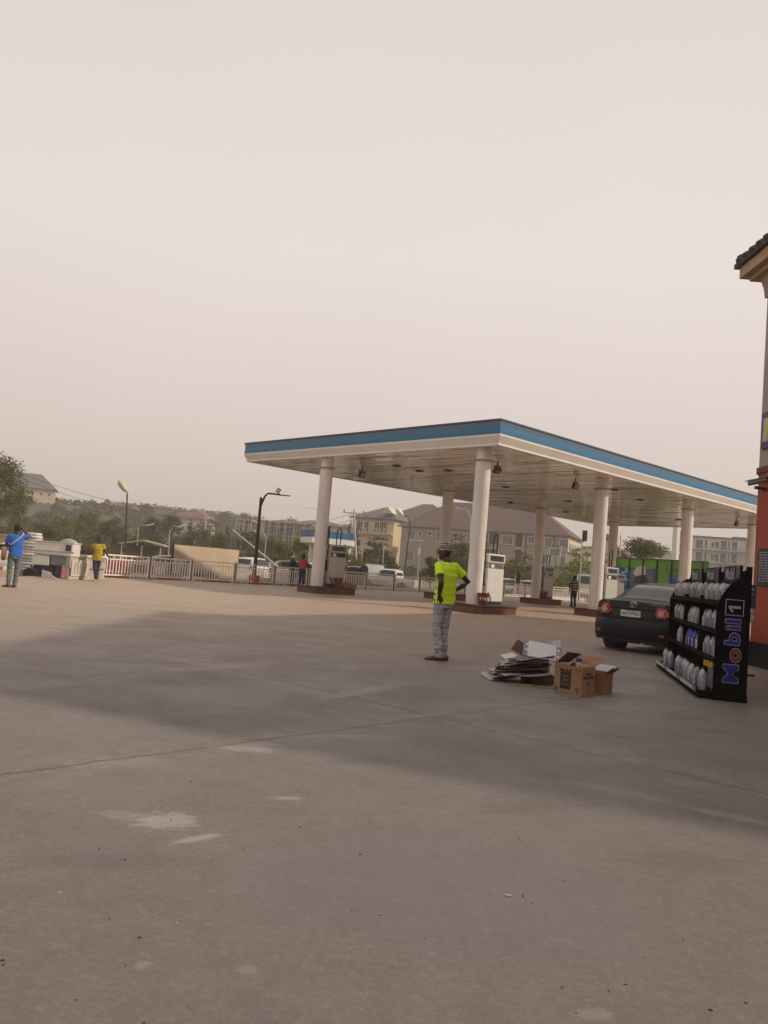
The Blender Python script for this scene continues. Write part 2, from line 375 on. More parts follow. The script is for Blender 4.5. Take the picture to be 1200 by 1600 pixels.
def rim(prof):
    # profile of (inset, z) swept round the rectangle
    return [[V((i, i, z)), V((LA-i, i, z)), V((LA-i, LB-i, z)), V((i, LB-i, z))] for i, z in prof]
m = MB(); m.loft(rim([(-.01, 6.86), (-.03, 6.875), (-.03, 6.935), (.06, 6.95), (.3, 6.945)]), 0, cap=False); m.build('edge_trim', slate_trim, can)
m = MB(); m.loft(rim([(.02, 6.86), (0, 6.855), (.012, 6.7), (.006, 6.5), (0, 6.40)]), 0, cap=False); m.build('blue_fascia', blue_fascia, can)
m = MB(); m.loft(rim([(0, 6.40), (-.014, 6.395), (-.012, 6.33), (.118, 6.075), (.105, 6.06), (.105, 6.01), (.125, 5.998), (.24, 5.998), (.24, 6.06)]), 0, cap=False); m.build('white_fascia', white_fascia, can)
m = MB(); m.box((LA/2, LB/2, 6.9), (LA-.5, LB-.5, .05)); m.build('roof_deck', grey_metal, can)
m = MB(); n_s = int((LA-.48)/.2); r2 = random.Random(4)
for k in range(n_s):
    a0 = .24+k*(LA-.48)/n_s; a1 = .24+(k+1)*(LA-.48)/n_s-.006; b = .24; ts = r2.gauss(0, .0012)
    while b < LB-.25:
        ln = min(r2.uniform(1.6, 3.2), LB-.24-b); t1 = ts+r2.gauss(0, .0012); t2 = r2.gauss(0, .007); dz = r2.uniform(-.002, .002)
        p = [(a0, b, 6.035+dz-t1), (a1, b, 6.035+dz+t1), (a1, b+ln-.004, 6.035+dz+t1+t2), (a0, b+ln-.004, 6.035+dz-t1+t2)]
        m.face([p[3], p[2], p[1], p[0]]); b += ln
m.box((LA/2, LB/2, 6.07), (LA-.49, LB-.49, .02), 1); m.build('ceiling', [ceil_mat, dark_metal], can)
COLS = [(.65+8.225*k, 1.18) for k in range(4)] + [(.58+8.225*k, 10.1) for k in range(4)]
col_paint = mat('white_column_paint', (.70, .66, .61), .38, var=.14, scale=2.2, stretch=(1.5, 1.5, .3)); yel = mat('yellow_sticker', (.55, .5, .05), .5); paper = mat('white_paper', (.75, .73, .70), .6)
prints = mat('grey_print', (.12, .12, .13), .6)
ISH = .31
for k, (a, b) in enumerate(COLS):
    m = MB(); m.lathe([(.285, ISH), (.285, 5.55), (.285, 5.56)], (a, b, 0), 28); o = m.build('column', col_paint, can, smooth=40)
    m = MB(); m.lathe([(.27, 5.5601), (.27, 6.03)], (a, b, 0), 28); m.build('column_head', col_paint, o, smooth=40)
    m = MB(); m.lathe([(.287, 5.53), (.36, 5.54), (.36, 5.58), (.287, 5.59)], (a, b, 0), 28); m.build('collar', mat('collar_brown', (.30, .24, .19), .6), o)
    if k in (0, 1, 4):
        m = MB()
        ca = math.atan2(-1, .4) - .0
        dv = (CU*.75 - CV*.66).normalized(); an = math.atan2(-.9, .4)
        for (z0, z1, mm) in ((2.35, 3.0, 0), (2.08, 2.33, 1)):
            pts = []
            for q in range(5):
                an2 = an+(q-2)*.13; pts.append((a+.2875*math.cos(an2), b+.2875*math.sin(an2)))
            m.loft([[V((x, y, z0)) for x, y in pts], [V((x, y, z1)) for x, y in pts]], mm, cap=False, closed=False)
        for q in range(5):
            pts = [(a+.289*math.cos(an+t*.12), b+.289*math.sin(an+t*.12)) for t in (-1, -.3, .4, 1)]; z0 = 2.42+q*.115
            m.loft([[V((x, y, z0)) for x, y in pts], [V((x, y, z0+.05)) for x, y in pts]], 2, cap=False, closed=False)
        m.build('sticker', [paper, yel, prints], o)
# floodlights bolted under the ceiling, and round downlights
def floodlight(px, py, label, tilt=.5):
    p = G(px, py, 5.72); o = thing('floodlight', label, 'floodlight', (p.x, p.y, 6.03), CZ, 'floodlights under the canopy ceiling')
    m = MB(); m.bar((0, 0, 0), (0, 0, -.16), .05); m.bar((-.2, 0, -.16), (.2, 0, -.16), .04); m.bar((-.2, 0, -.16), (-.2, 0, -.34), .03); m.bar((.2, 0, -.16), (.2, 0, -.34), .03); m.build('bracket', dark_metal, o)
    M = Matrix.Rotation(tilt, 3, 'X'); m = MB(); m.box((0, 0, -.34), (.36, .14, .28), 0, M=M); h = m.build('housing', black_plastic, o, bevel=.02)
    m = MB(); m.box(V((0, 0, -.34)) + M @ V((0, -.075, 0)), (.30, .008, .22), 0, M=M); m.build('lens', glass_grey, h); return o
for q in ((566, 741, 'grey floodlight hanging under the canopy ceiling nearest its left front edge', .3), (777, 734, 'black floodlight hanging beside the near corner column', .75), (899, 759, 'floodlight hanging midway along the canopy ceiling, between corner column and second column', .3), (1151, 818, 'floodlight hanging at the far right end of the canopy ceiling', .3)): floodlight(*q)
dl = None
for i, (px, py) in enumerate(((655, 736), (790, 761), (797, 785), (888, 783), (884, 800), (1000, 781), (700, 735), (1060, 812), (960, 765), (620, 728))):
    p = G(px, py, 6.02); lab = 'small round downlight set in the glossy canopy ceiling'
    if dl is None:
        dl = thing('ceiling_light', lab, 'ceiling light', (p.x, p.y, 6.03), 0, 'round downlights in the canopy ceiling')
        mm = MB(); mm.lathe([(.20, -.0), (.20, -.035), (.15, -.045), (.145, -.02)], n=20); mm.build('rim', dark_metal, dl)
        mm = MB(); mm.lathe([(.14, -.022), (.06, -.03), (.0, -.031)], n=20); mm.build('lens', glass_grey, dl)
    else: dup(dl, (p.x, p.y, 6.03), 0)

# ------------------------------------------------------------------ pump islands, pumps, buckets
isl_mat = mat('red_oxide_kerb', (.135, .048, .034), .7, var=.4, scale=3, bump=.4, bscale=20); isl_top = mat('dark_island_top', (.055, .032, .026), .6, var=.3)
pump_white = mat('pump_white', (.66, .65, .60), .4, var=.06); pump_grey = mat('pump_grey', (.45, .43, .39), .45, var=.08); screen = mat('black_display', (.012, .012, .02), .15); navy = mat('navy_trim', (.035, .04, .11), .4)
def island(a, b, label):
    o = thing('pump_island', label, 'pump island', CP(a, b), CZ, 'raised islands under the pumps')
    m = MB(); m.prism([(-.6, -.62), (-.55, -.67), (1.70, -.67), (1.75, -.62), (1.75, .62), (1.70, .67), (-.55, .67), (-.6, .62)], ISH-.05); m.build('kerb', isl_mat, o)
    m = MB(); m.prism([(-.64, -.71), (1.79, -.71), (1.79, .71), (-.64, .71)], .05, M=Matrix.Translation((0, 0, ISH-.05+.0005))); m.build('top_slab', isl_top, o, bevel=.012)
    return o
def pump(a, b, label, style=0):
    o = thing('fuel_pump', label, 'fuel pump', CP(a-.12, b, ISH+.001), CZ, 'fuel pumps under the canopy'); o.scale = (1.16, 1.05, 1.02)
    m = MB(); m.box((.88, 0, .06), (.80, .40, .12)); m.build('base', black_plastic, o)
    m = MB(); m.prism([(.47, -.22), (1.29, -.22), (1.29, .22), (.47, .22)], 1.18, M=Matrix.Translation((0, 0, .121))); m.build('cabinet', pump_white if style == 0 else pump_grey, o, bevel=.02)
    m = MB(); m.box((.88, 0, 1.411), (.79, .41, .218)); m.build('window_recess', pump_grey, o)
    for s in (-1, 1):
        m = MB(); m.box((.88, s*.208, 1.41), (.72, .006, .18)); m.box((.7, s*.214, 1.40), (.16, .006, .12), 1); m.build('price_window', [screen if style else glass_grey, paper], o)
    m = MB(); m.box((.88, 0, 1.68), (.86, .46, .32)); hd = m.build('display_head', pump_white if style == 0 else pump_grey, o, bevel=.025)
    for s in (-1, 1):
        m = MB(); m.box((.88, s*.232, 1.68), (.70, .008, .20), 1); m.box((.88, s*.238, 1.70), (.52, .008, .11), 0); m.box((.88, s*.238, 1.61), (.36, .006, .03), 0); m.build('display', [screen, navy], hd)
    for s in (-1, 1):
        m = MB(); xx = .88+s*.43; m.box((xx, 0, .92), (.05, .18, .46)); bt = m.build('nozzle_boot', black_plastic, o, bevel=.01)
        m = MB(); m.tube([(xx+s*.03, -.02, .72), (xx+s*.05, -.02, .95), (xx+s*.06, -.01, 1.08), (xx+s*.03, .0, 1.16)], [.018, .03, .035, .02], 8); m.build('nozzle', mat('red_nozzle', (.12, .02, .02), .5), bt, smooth=60)
    m = MB(); m.bar((.52, .1, 1.3), (.52, .1, 2.62), .045); m.tube([(.52, .1, 2.6), (.50, .0, 2.66), (.46, -.06, 2.5), (.44, -.10, 1.9), (.40, -.10, .9), (.36, -.12, .25), (.42, -.3, .03), (.58, -.34, .02), (.62, -.28, .25), (.46, -.1, .75)], .02, 8); m.build('hose', black_rubber, o, smooth=60)
    m = MB(); m.tube([(1.10, 0, 1.84), (1.10, 0, 2.05), (1.13, 0, 2.35), (1.10, -.02, 2.52), (1.0, -.03, 2.58), (.9, -.03, 2.5), (.87, -.03, 2.2), (.9, -.02, 1.86)], .022, 8); m.tube([(1.24, .0, 1.84), (1.36, -.02, 1.9), (1.42, -.02, 1.7), (1.42, -.02, 1.3), (1.38, -.02, .6), (1.33, 0, .5)], .02, 8); m.build('top_hose', black_rubber, o, smooth=60)
    return o
where = ['below the near corner column', 'below the second near column, behind the dark car', 'below the third near column, hidden by the oil rack', 'below the far right end column', 'below the left front column', 'behind the man in the lime shirt', 'beside the third column of the back row', 'below the last column of the back row']
for k, (a, b) in enumerate(COLS):
    if k in (2, 3): continue
    island(a, b, 'red brown pump island ' + where[k])
for k, st in ((0, 0), (4, 1), (6, 1), (1, 1), (7, 0)):
    a, b = COLS[k]; pump(a, b, {0: 'white fuel pump with looped hose beside the near corner column', 4: 'grey fuel pump beside the left front column', 6: 'shaded fuel pump behind the third column of the back row', 1: 'fuel pump between the dark car and the second near column', 7: 'fuel pump by the last column of the back row'}[k], st)
bucket_red = mat('bucket_red', (.17, .018, .016), .5, var=.2)
def bucket(p, label, r=.2):
    o = thing('fire_bucket', label, 'bucket', p, CZ, 'red fire buckets')
    m = MB(); m.lathe([(r*.72, 0), (r, .40), (r*1.06, .40), (r*1.06, .43), (r*.94, .43), (r*.68, .05)], n=20); m.build('pail', bucket_red, o, smooth=40)
    return o
bk = bucket(CP(COLS[0][0]-.02, COLS[0][1]-.47, ISH), 'red fire bucket with white lettering standing before the near corner column', .215)
m = MB(); vd = CP(0, 0) - CP(0, 0)
for i, ch in enumerate('FIRE'):
    an = -2.3 + (i-1.5)*.46; rr = .200
    m.text(ch, .15, frame((rr*math.cos(an), rr*math.sin(an), .22), (-math.sin(an), math.cos(an), 0), (math.cos(an)*.14, math.sin(an)*.14, 1)), ext=.003, bold=.003)
m.build('lettering', paper, bk)
bucket(CP(COLS[4][0]+.85, COLS[4][1]-.46, ISH), 'red fire bucket standing in front of the grey fuel pump', .2)
bucket(CP(COLS[6][0]+.25, COLS[6][1]-.46, ISH), 'dark red fire bucket by the third column of the back row', .2)
m = MB(); m.box((0, 0, .11), (.42, .3, .22)); m.box((.5, 0, .08), (.3, .3, .16)); tag(m.build('brick', mat('orange_brick', (.32, .12, .07), .8, var=.3), loc=CP(COLS[4][0]+1.5, COLS[4][1]-.1, ISH), rz=CZ), 'orange brick blocks at the right end of the left pump island', 'bricks')
# ------------------------------------------------------------------ shop building at the right edge
red_wall = mat('red_wall_paint', (.33, .058, .024), .75, var=.22, scale=1.2, bump=.15, bscale=30); grey_wall = mat('grey_render', (.36, .31, .27), .85, var=.12, scale=1.5, bump=.2)
soffit = mat('golden_brown_soffit', (.42, .28, .14), .7, var=.15); tile_dark = mat('dark_roof_tile', (.045, .035, .045), .7, var=.3, scale=8); plinth_m = mat('black_plinth', (.012, .010, .010), .5, var=.3)
shop = thing('shop_building', 'tall red and grey building with dark tiled overhanging roof at the right edge', 'building', (0, 0, 0))
FP = [(7.64, 7.2), (7.64, 16.5), (15.6, 29.), (24., 29.), (24., .35)]
def wallband(z0, z1, name, mt, out=0.):
    m = MB(); cx, cy = 15, 12
    poly = [(x + (out if x > cx else -out), y + (out if y > cy else -out)) for x, y in FP]
    m.loft([[V((x, y, z0)) for x, y in reversed(poly)], [V((x, y, z1)) for x, y in reversed(poly)]], 0); return m.build(name, mt, shop)
wallband(0, .48, 'plinth', plinth_m, .05); wallband(.48, 3.91, 'lower_wall', red_wall); wallband(3.91, 4.03, 'string_course', mat('brown_trim', (.10, .03, .02), .6), .035); wallband(4.03, 8.33, 'upper_wall', grey_wall)
ex, fy, hz_ = 7.18, 17.16, 8.55
E_ = [(ex, 6.9), (ex, fy), (24.5, fy), (24.5, -.42)]; rz1 = hz_+.66*(15.8-ex)
m = MB(); vs = [(x, y, hz_) for x, y in E_]+[(15.8, 10., rz1), (15.8, fy, rz1)]+[(x, y, hz_-.10) for x, y in E_]
m._add(vs, [(0, 4, 5, 1), (1, 5, 2), (2, 5, 4, 3), (3, 4, 0), (6, 7, 8, 9), (0, 1, 7, 6), (1, 2, 8, 7), (2, 3, 9, 8), (3, 0, 6, 9)], 0)
n_ = int((fy-7.2)/.31)
for k in range(n_):
    y = 7.3+k*.31; m.tube([(ex-.02, y, hz_-.03), (ex+1.4, y, hz_-.03+.93)], .09, 6)
for k in range(14):
    x = ex+.12+k*.40; m.tube([(x-.03, fy-.06, hz_+.03+.66*(x-ex)), (x+.48, fy-.06, hz_+.01+.66*(x+.50-ex))], [.10, .07], 6)
m.build('roof', tile_dark, shop)
m = MB(); m.prism([(ex+.08, 8.2), (ex+.08, hz_-.11), (ex+.6, hz_-.11), (ex+.6, 8.2)], 9.9, M=frame((0, fy-.12, 0), (1, 0, 0), (0, 0, 1))); m.prism([(ex+.6002, 8.2), (ex+.6002, hz_+.26), (15., hz_+.66*7.4), (15., 8.2)], .5, M=frame((0, fy-.12, 0), (1, 0, 0), (0, 0, 1))); m.build('soffit', soffit, shop)
m = MB(); m.prism([(ex+.22, 8.09), (ex+.22, 8.1999), (ex+1.1, 8.1999), (ex+1.1, 8.09)], 9.4, M=frame((0, fy-.30, 0), (1, 0, 0), (0, 0, 1))); m.prism([(ex+.36, 8.02), (ex+.34, 8.0899), (ex+1.1, 8.0899), (ex+1.1, 7.66), (ex+.455, 7.66), (ex+.43, 7.84)], 9.0, M=frame((0, fy-.54, 0), (1, 0, 0), (0, 0, 1))); m.build('cornice', mat('brown_cornice', (.36, .27, .17), .75, var=.12), shop)
m = MB(); m.prism([(15.5, 28.6), (23.9, 28.6), (23.9, 17.4), (8.6, 17.5)], .3, M=Matrix.Translation((0, 0, 8.335))); m.build('flat_roof', grey_wall, shop)
m = MB(); m.box((5.5, -6.4, 3.0), (37., 5., 6.)); m.build('unseen_sky_blocker', red_wall, shop)  # unseen block added behind the camera to shut out sky and darken near ground
# hanging sign with purple border and yellow lettering, menu board and camera on the left wall
WX = 7.64
o = thing('wall_sign', 'purple bordered sign with yellow lettering fixed to the upper grey wall', 'sign', (WX, 15.31, 4.37)); o.scale = (1, 1.2, 1.2)
m = MB(); m.box((-.03, 0, .33), (.05, 1.75, .62)); m.build('sign_panel', mat('purple_sign', (.06, .03, .13), .5), o)
m = MB(); m.box((-.058, 0, .33), (.006, 1.62, .40), 0); m.build('sign_face', mat('grey_sign_face', (.40, .38, .34), .5), o)
m = MB(); m.text('MART', .44, frame((-.064, 0, .33), (0, -1, 0), (0, 0, 1)), 0, ext=.003, bold=.012, sx=1.25); m.build('lettering', mat('yellow_letters', (.60, .50, .06), .5), o)
o = thing('menu_board', 'dark board with rows of pale lettering on the lower red wall', 'sign', (WX, 15.46, 1.67)); o.scale = (1, 1.2, 1.2)
m = MB(); m.box((-.02, 0, .26), (.035, 1.35, .62)); m.build('board', mat('board_black', (.014, .012, .022), .5), o)
m = MB()
for k in range(12):
    z = .50-k*.043; x_ = -.62
    while x_ < .6:
        l_ = rnd.uniform(.05, .16); m.box((-.0395, -(x_+l_/2), z), (.003, l_, .017)); x_ += l_+.03
m.build('lettering', mat('pale_print', (.35, .34, .40), .6), o)
o = thing('security_camera', 'grey bullet camera on a bracket sticking out from the red wall', 'camera', (WX, 16.14, 3.55), 0); o.scale = (1.15, 1.15, 1.15)
m = MB(); m.bar((0, 0, 0), (-.2, 0, .02), .05); m.build('bracket', dark_metal, o); m = MB(); m.tube([(-.03, -.02, .16), (-.31, .02, .08)], .045, 10); m.build('body', grey_metal, o); m = MB(); m.bar((.0, -.02, .225), (-.36, .03, .12), .11, .012); m.build('hood', galv, o)

# ------------------------------------------------------------------ oil display rack
rk_black = mat('rack_black', (.0035, .0035, .004), .6, var=.2, spec=.02); rim_white = mat('letter_outline', (.32, .32, .36), .5); let_blue = mat('letter_blue', (.012, .013, .22), .45); let_red = mat('letter_red', (.16, .010, .016), .45)
ra = G(1112, 1093); rb = G(1022, 1041)+V((.22, 0, 0)); rdir = (rb-ra); rdir.z = 0; rlen = rdir.length; rz = math.atan2(rdir.y, rdir.x)
rack = thing('display_rack', 'long black oil display rack with big lettered end panel beside the building', 'display rack', (ra.x, ra.y, 0), rz)
# local: +x along the rack away from camera, -y toward the aisle at right, +y = front (left)
DP = .41
SH = [(.10, .22), (.50, .0), (.87, -.02), (1.25, -.05)]
m = MB()
arc = [(-.0 - .31*t, 1.22+.38*math.sin(t*math.pi/2)**.85) for t in [i/8 for i in range(9)]]
side = [(0, 0), (0, 1.22)] + [(y, z) for y, z in arc[1:]] + [(-.345, 1.75), (-DP, 1.75), (-DP, 0)]
def sideM(x): return frame((x, 0, 0), (0, 1, 0), (0, 0, 1))
for x in (-.03, rlen): mm = MB(); mm.prism(side, .03, M=sideM(x)); mm.build('end_panel', rk_black, rack)
mm = MB(); mm.box((rlen/2, -DP+.02, .85), (rlen-.01, .03, 1.7)); mm.build('back_panel', rk_black, rack)
for i, (z, fwd) in enumerate(SH):
    mm = MB(); y0, y1 = -DP+.04, (.20 if i == 0 else -.03); mm.box((rlen/2, (y0+y1)/2, z-.015), (rlen-.005, y1-y0, .028)); s_ = mm.build('shelf', rk_black, rack)
    mm = MB(); mm.box((rlen/2, y1+.006, z+.01), (rlen-.005, .01, .055)); mm.build('shelf_lip', rk_black if i else mat('lip_grey', (.12, .12, .12), .4), s_)
    if i == 0:
        mm = MB()
        for k in range(3):
            mm.box((rlen/6+k*rlen/3, y1+.014, z+.012), (.95, .004, .045)); 
        mm.build('price_strip', mat('price_strip', (.42, .42, .40), .5, var=.3, scale=20), s_)
mm = MB(); mm.box((rlen/2, -.13, .04), (rlen-.02, .60, .075)); mm.build('base', rk_black, rack)
for k in range(3):
    mm = MB(); x0 = .12+k*rlen/3; mm.box((x0+.5, -DP+.10, 1.655), (1.0, .03, .22)); hc = mm.build('header_card', mat('header_black', (.010, .010, .013), .5, spec=.05), rack)
    mm = MB(); M_ = frame((x0+.62, -DP+.1155, 1.655), (-1, 0, 0), (0, 0, 1)); mm.text('Mobil', .23, M_, 0, ext=.001, bold=.004, sx=1.05); mm.text('1', .17, frame((x0+.14, -DP+.1155, 1.655), (-1, 0, 0), (0, 0, 1)), 0, ext=.001, bold=.004)
    for (cx, cz, ww, hh) in ((.14, .09, .17, .012), (.14, -.09, .17, .012), (.06, 0, .012, .19), (.22, 0, .012, .19)): mm.box((x0+cx, -DP+.117, 1.655+cz), (ww, .002, hh))
    mm.build('header_print', mat('header_print', (.30, .30, .36), .5), hc)
for k in range(1, 3):
    mm = MB(); mm.box((k*rlen/3, -.22, .68), (.035, .38, 1.30)); mm.build('upright', rk_black, rack)
# end panel lettering: reads upward, letter tops to the left (+y)
ep = [o for o in rack.children if o.name.startswith('end_panel')][0]
zc = .31
def upM(y, z, x): return frame((x, y, z), (0, 0, 1), (0, 1, 0))
YB = -.215; SZ = .25
adv = {'M': .272, 'o': .205, 'b': .205, 'i': .085, 'l': .085}
z = .22
out_m, blue_m, red_m = MB(), MB(), MB()
for ch in 'Mobil':
    zz = z+adv[ch]/2
    # baseline-aligned: centre each glyph by its height
    cu_y = YB + (.0 if ch != 'o' else -.02)
    out_m.text(ch, SZ, upM(cu_y, zz, -.031), 0, ext=.0015, bold=.013, sx=1.32)
    (red_m if ch == 'o' else blue_m).text(ch, SZ, upM(cu_y, zz, -.034), 0, ext=.0015, bold=.006, sx=1.32)
    z += adv[ch]
z1 = z+.135
for (dy, dz, wy, wz) in ((.108, 0, .010, .21), (-.108, 0, .010, .21), (0, .1, .226, .010), (0, -.1, .226, .010)): out_m.box((-.0325, YB+dy, z1+dz), (.003, wy, wz))
out_m.prism([(-.012, -.075), (.022, -.075), (.022, .075), (-.006, .075), (-.058, .040), (-.058, .012), (-.012, .036)], .003, 0, upM(YB, z1, -.0335))
out_m.build('letter_outline', rim_white, ep); blue_m.build('lettering', let_blue, ep); red_m.build('lettering', let_red, ep)

# bottles
silver = mat('silver_plastic', (.36, .365, .42), .3, var=.25, scale=14); bluep = mat('blue_plastic', (.012, .03, .34), .35); greenp = mat('pale_green_plastic', (.19, .23, .17), .35, var=.15, scale=20); goldp = mat('straw_plastic', (.24, .22, .19), .35); capk = mat('black_cap', (.02, .02, .022), .4); labw = mat('label_white', (.36, .36, .40), .5, var=.9, scale=32); labk = mat('label_grey', (.13, .13, .16), .5, var=1., scale=36); yelp = mat('yellow_plastic', (.55, .36, .02), .45)
def jug(name, body, lab, capm, big=1.):
    o = thing(name, 'x', 'bottle', (0, 0, 0))
    m = MB(); w_, d_, h_ = .084*big, .050*big, .285*big
    prof = [(0, .92, 0), (.012, 1, 0), (h_*.62, 1, 0), (h_*.72, .93, .0), (h_*.84, .62, .018), (h_*.91, .32, .03), (h_*.94, .30, .03)]
    m.loft([ell((dx, 0, z), w_*s, d_*s, 14, p=3.2 if s > .8 else 2.2) for z, s, dx in prof], 0); b = m.build('body', body, o, smooth=50)
    m = MB(); m.cyl((.03, 0, h_*.9401), w_*.3, h_*.06, 12); m.build('cap', capm, o)
    m = MB(); m.tube([(-.02*big, 0, h_*.9), (-.06*big, 0, h_*.86), (-.085*big, 0, h_*.66)], .013*big, 6); m.build('handle', body, o, smooth=60)
    m = MB(); m.box((0, d_+.001, h_*.33), (w_*1.5, .003, h_*.46)); lb = m.build('label_panel', lab, o); m = MB(); m.text('1', .07*big, frame((.0, d_+.0032, h_*.36), (-1, 0, 0), (0, 0, 1)), 0, ext=.0008, bold=.003); m.build('label_print', capk if lab is labw else labw, lb)
    return o
protos = {'silverd': jug('oil_bottle', mat('grey_plastic', (.20, .20, .22), .3, var=.3, scale=14), labw, capk, .96), 'silver': jug('oil_bottle', silver, labk, capk), 'silverw': jug('oil_bottle', silver, labw, capk), 'blue': jug('oil_bottle', bluep, labw, mat('blue_cap', (.02, .03, .2), .4)), 'green': jug('oil_bottle', greenp, labk, capk, 1.05), 'straw': jug('oil_bottle', goldp, labw, mat('red_cap', (.3, .03, .02), .4))}
used = set()
BAYN = {0: 'near bay', 1: 'middle bay', 2: 'far bay'}; ROWN = {0: 'bottom tray', 1: 'third shelf', 2: 'second shelf', 3: 'top shelf'}
def place_bottle(kind, xl, yl, zl, label, group, rot=0.):
    pr = protos[kind]
    p = rack.matrix_world @ V((xl, yl, zl)); a = rz+rot
    if kind not in used: used.add(kind); o = pr; o.location = p; o.rotation_euler.z = a
    else: o = dup(pr, p, a)
    o['label'] = label; o['group'] = group; return o
bpy.context.view_layer.update()
BW = rlen/3
ordn = ['nearest', 'second', 'third', 'fourth', 'fifth', 'sixth']
plan = {(3, 0): ('silver', 5), (3, 1): ('green', 5), (3, 2): ('straw', 5), (2, 0): ('silver', 5), (2, 1): ('silverw', 5), (2, 2): ('silver', 4), (1, 0): ('silver', 5), (1, 1): ('blue', 5), (1, 2): ('silverw', 3), (0, 0): ('silverw', 4), (0, 1): ('silver', 3), (0, 2): ('silver', 3)}
cn = {'silverd': 'darker grey', 'silver': 'silver', 'silverw': 'silver white-labelled', 'blue': 'blue', 'green': 'pale green', 'straw': 'straw coloured'}
for (r_, b_), (kind, n_) in plan.items():
    zsh = SH[r_][0]+.0005
    for k in range(n_):
        xx = b_*BW + .16 + k*(BW-.30)/max(1, n_-1) if n_ > 3 else b_*BW+.22+k*.27
        yy = -.12 if r_ else .10
        kd = kind
        if r_ == 3 and k in (1, 4): kd = 'silver'
        if kind in ('silver', 'silverw') and k % 3 == 1: kd = 'silverd'
        place_bottle(kd, xx, yy+rnd.uniform(-.015, .015), zsh, f'{cn[kd]} oil bottle, {ordn[k]} from the near end on the {ROWN[r_]}, {BAYN[b_]}', 'oil bottles on the display rack', rnd.uniform(-.12, .12))
        if r_ in (2, 3) and k < n_:
            xx2 = xx+.10
            if xx2 < (b_+1)*BW-.10: place_bottle('silver', xx2, yy-.165, zsh, f'silver back row bottle behind the {ordn[k]} bottle on the {ROWN[r_]}, {BAYN[b_]}', 'oil bottles on the display rack', rnd.uniform(-.15, .15))
m = MB()
for k in range(5): m.box((.16+k*.11, .10+.02*(k % 2), .03+.0), (.09, .12, .06))
yb = tag(m.build('oil_sachets', yelp, loc=rack.matrix_world @ V((.02, -.16, SH[0][0]+.29)), rz=rz), 'yellow packets lying on the bottom tray at the near end of the rack', 'packets')
m = MB(); m.box((.28, -.0, -.155), (.62, .22, .26)); tag(m.build('carton', mat('grey_carton', (.20, .20, .22), .7), loc=rack.matrix_world @ V((.02, -.16, SH[0][0]+.29)), rz=rz), 'low grey carton under the yellow packets on the bottom tray', 'carton')
# blue dispenser behind the rack, between rack and red wall
p = AT(1173, 930, 14.2)
o = thing('banner_stand', 'blue banner on a thin stand between the rack and the red wall', 'banner', (p.x, p.y, 0), .1)
m = MB(); m.cyl((0, 0, 0), .13, .03, 16); m.cyl((0, 0, .03), .012, 1.0, 8); m.build('stand', dark_metal, o)
m = MB(); m.box((0, 0, 1.37), (.17, .05, .42)); bb = m.build('banner_panel', mat('banner_blue', (.02, .07, .17), .5, var=.5, scale=9), o)
m = MB(); m.box((0, -.0275, 1.50), (.11, .004, .05)); m.box((0, -.0275, 1.42), (.08, .004, .03)); m.build('banner_print', mat('banner_print', (.25, .3, .4), .5), bb)
m = MB(); m.lathe([(.07, .92), (.085, .94), (.085, 1.03), (.07, 1.05), (.07, 1.06), (.085, 1.08), (.085, 1.13), (.075, 1.15)], n=18); m.build('canister', mat('cream_plastic', (.55, .52, .42), .5), o, smooth=40)

# ------------------------------------------------------------------ cardboard
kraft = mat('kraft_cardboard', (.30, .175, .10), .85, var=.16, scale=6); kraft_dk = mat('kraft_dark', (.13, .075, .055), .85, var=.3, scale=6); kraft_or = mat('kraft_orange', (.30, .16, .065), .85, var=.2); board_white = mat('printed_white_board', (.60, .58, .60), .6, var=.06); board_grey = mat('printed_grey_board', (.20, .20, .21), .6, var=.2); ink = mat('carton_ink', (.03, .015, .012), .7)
sp_ = G(812, 1066); r3 = random.Random(3)
colsn = [(mat('brown_board', (.17, .10, .075), .85, var=.3, scale=6), 'brown'), (mat('greyish_board', (.30, .28, .28), .7, var=.4, scale=7), 'grey printed'), (kraft, 'tan'), (mat('pale_board', (.42, .40, .41), .65, var=.3, scale=6), 'pale printed')]
N_SH = 24
pos_w = ['lowest', 'second', 'third', 'fourth', 'fifth', 'sixth', 'seventh', 'eighth', 'ninth', 'tenth', 'eleventh', 'twelfth', 'thirteenth', 'fourteenth', 'fifteenth', 'sixteenth', 'seventeenth', 'eighteenth', 'nineteenth', 'twentieth', 'twenty first', 'twenty second', 'twenty third', 'twenty fourth']
def card(loc, w_, d_, rzv, tx, ty, mt, label, warp=.02, seed=0):
    """flattened carton: two plies that gape a little at the edge"""
    m = MB(); nn = 7
    for ply in (0, 1):
        top = []; bot = []
        for j in range(nn):
            for i in range(nn):
                x = (i/(nn-1)-.5)*w_; y = (j/(nn-1)-.5)*d_
                z = warp*noise.noise(V((x*3+seed, y*3, seed*1.7))) + ply*(.006+.010*abs(x/w_)*abs(noise.noise(V((seed, 2., x)))))
                top.append(V((x, y, z+.003))); bot.append(V((x, y, z)))
        q = [(j*nn+i, j*nn+i+1, (j+1)*nn+i+1, (j+1)*nn+i) for j in range(nn-1) for i in range(nn-1)]
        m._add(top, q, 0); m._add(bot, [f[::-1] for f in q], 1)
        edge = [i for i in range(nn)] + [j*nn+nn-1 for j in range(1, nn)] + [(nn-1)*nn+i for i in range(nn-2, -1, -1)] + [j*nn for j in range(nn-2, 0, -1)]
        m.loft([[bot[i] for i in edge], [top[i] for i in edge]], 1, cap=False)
    o = m.build('flattened_carton', [mt, kraft_dk], loc=loc); o.rotation_euler = (tx, ty, rzv)
    tag(o, label, 'cardboard', 'flattened cartons in the pile'); return o
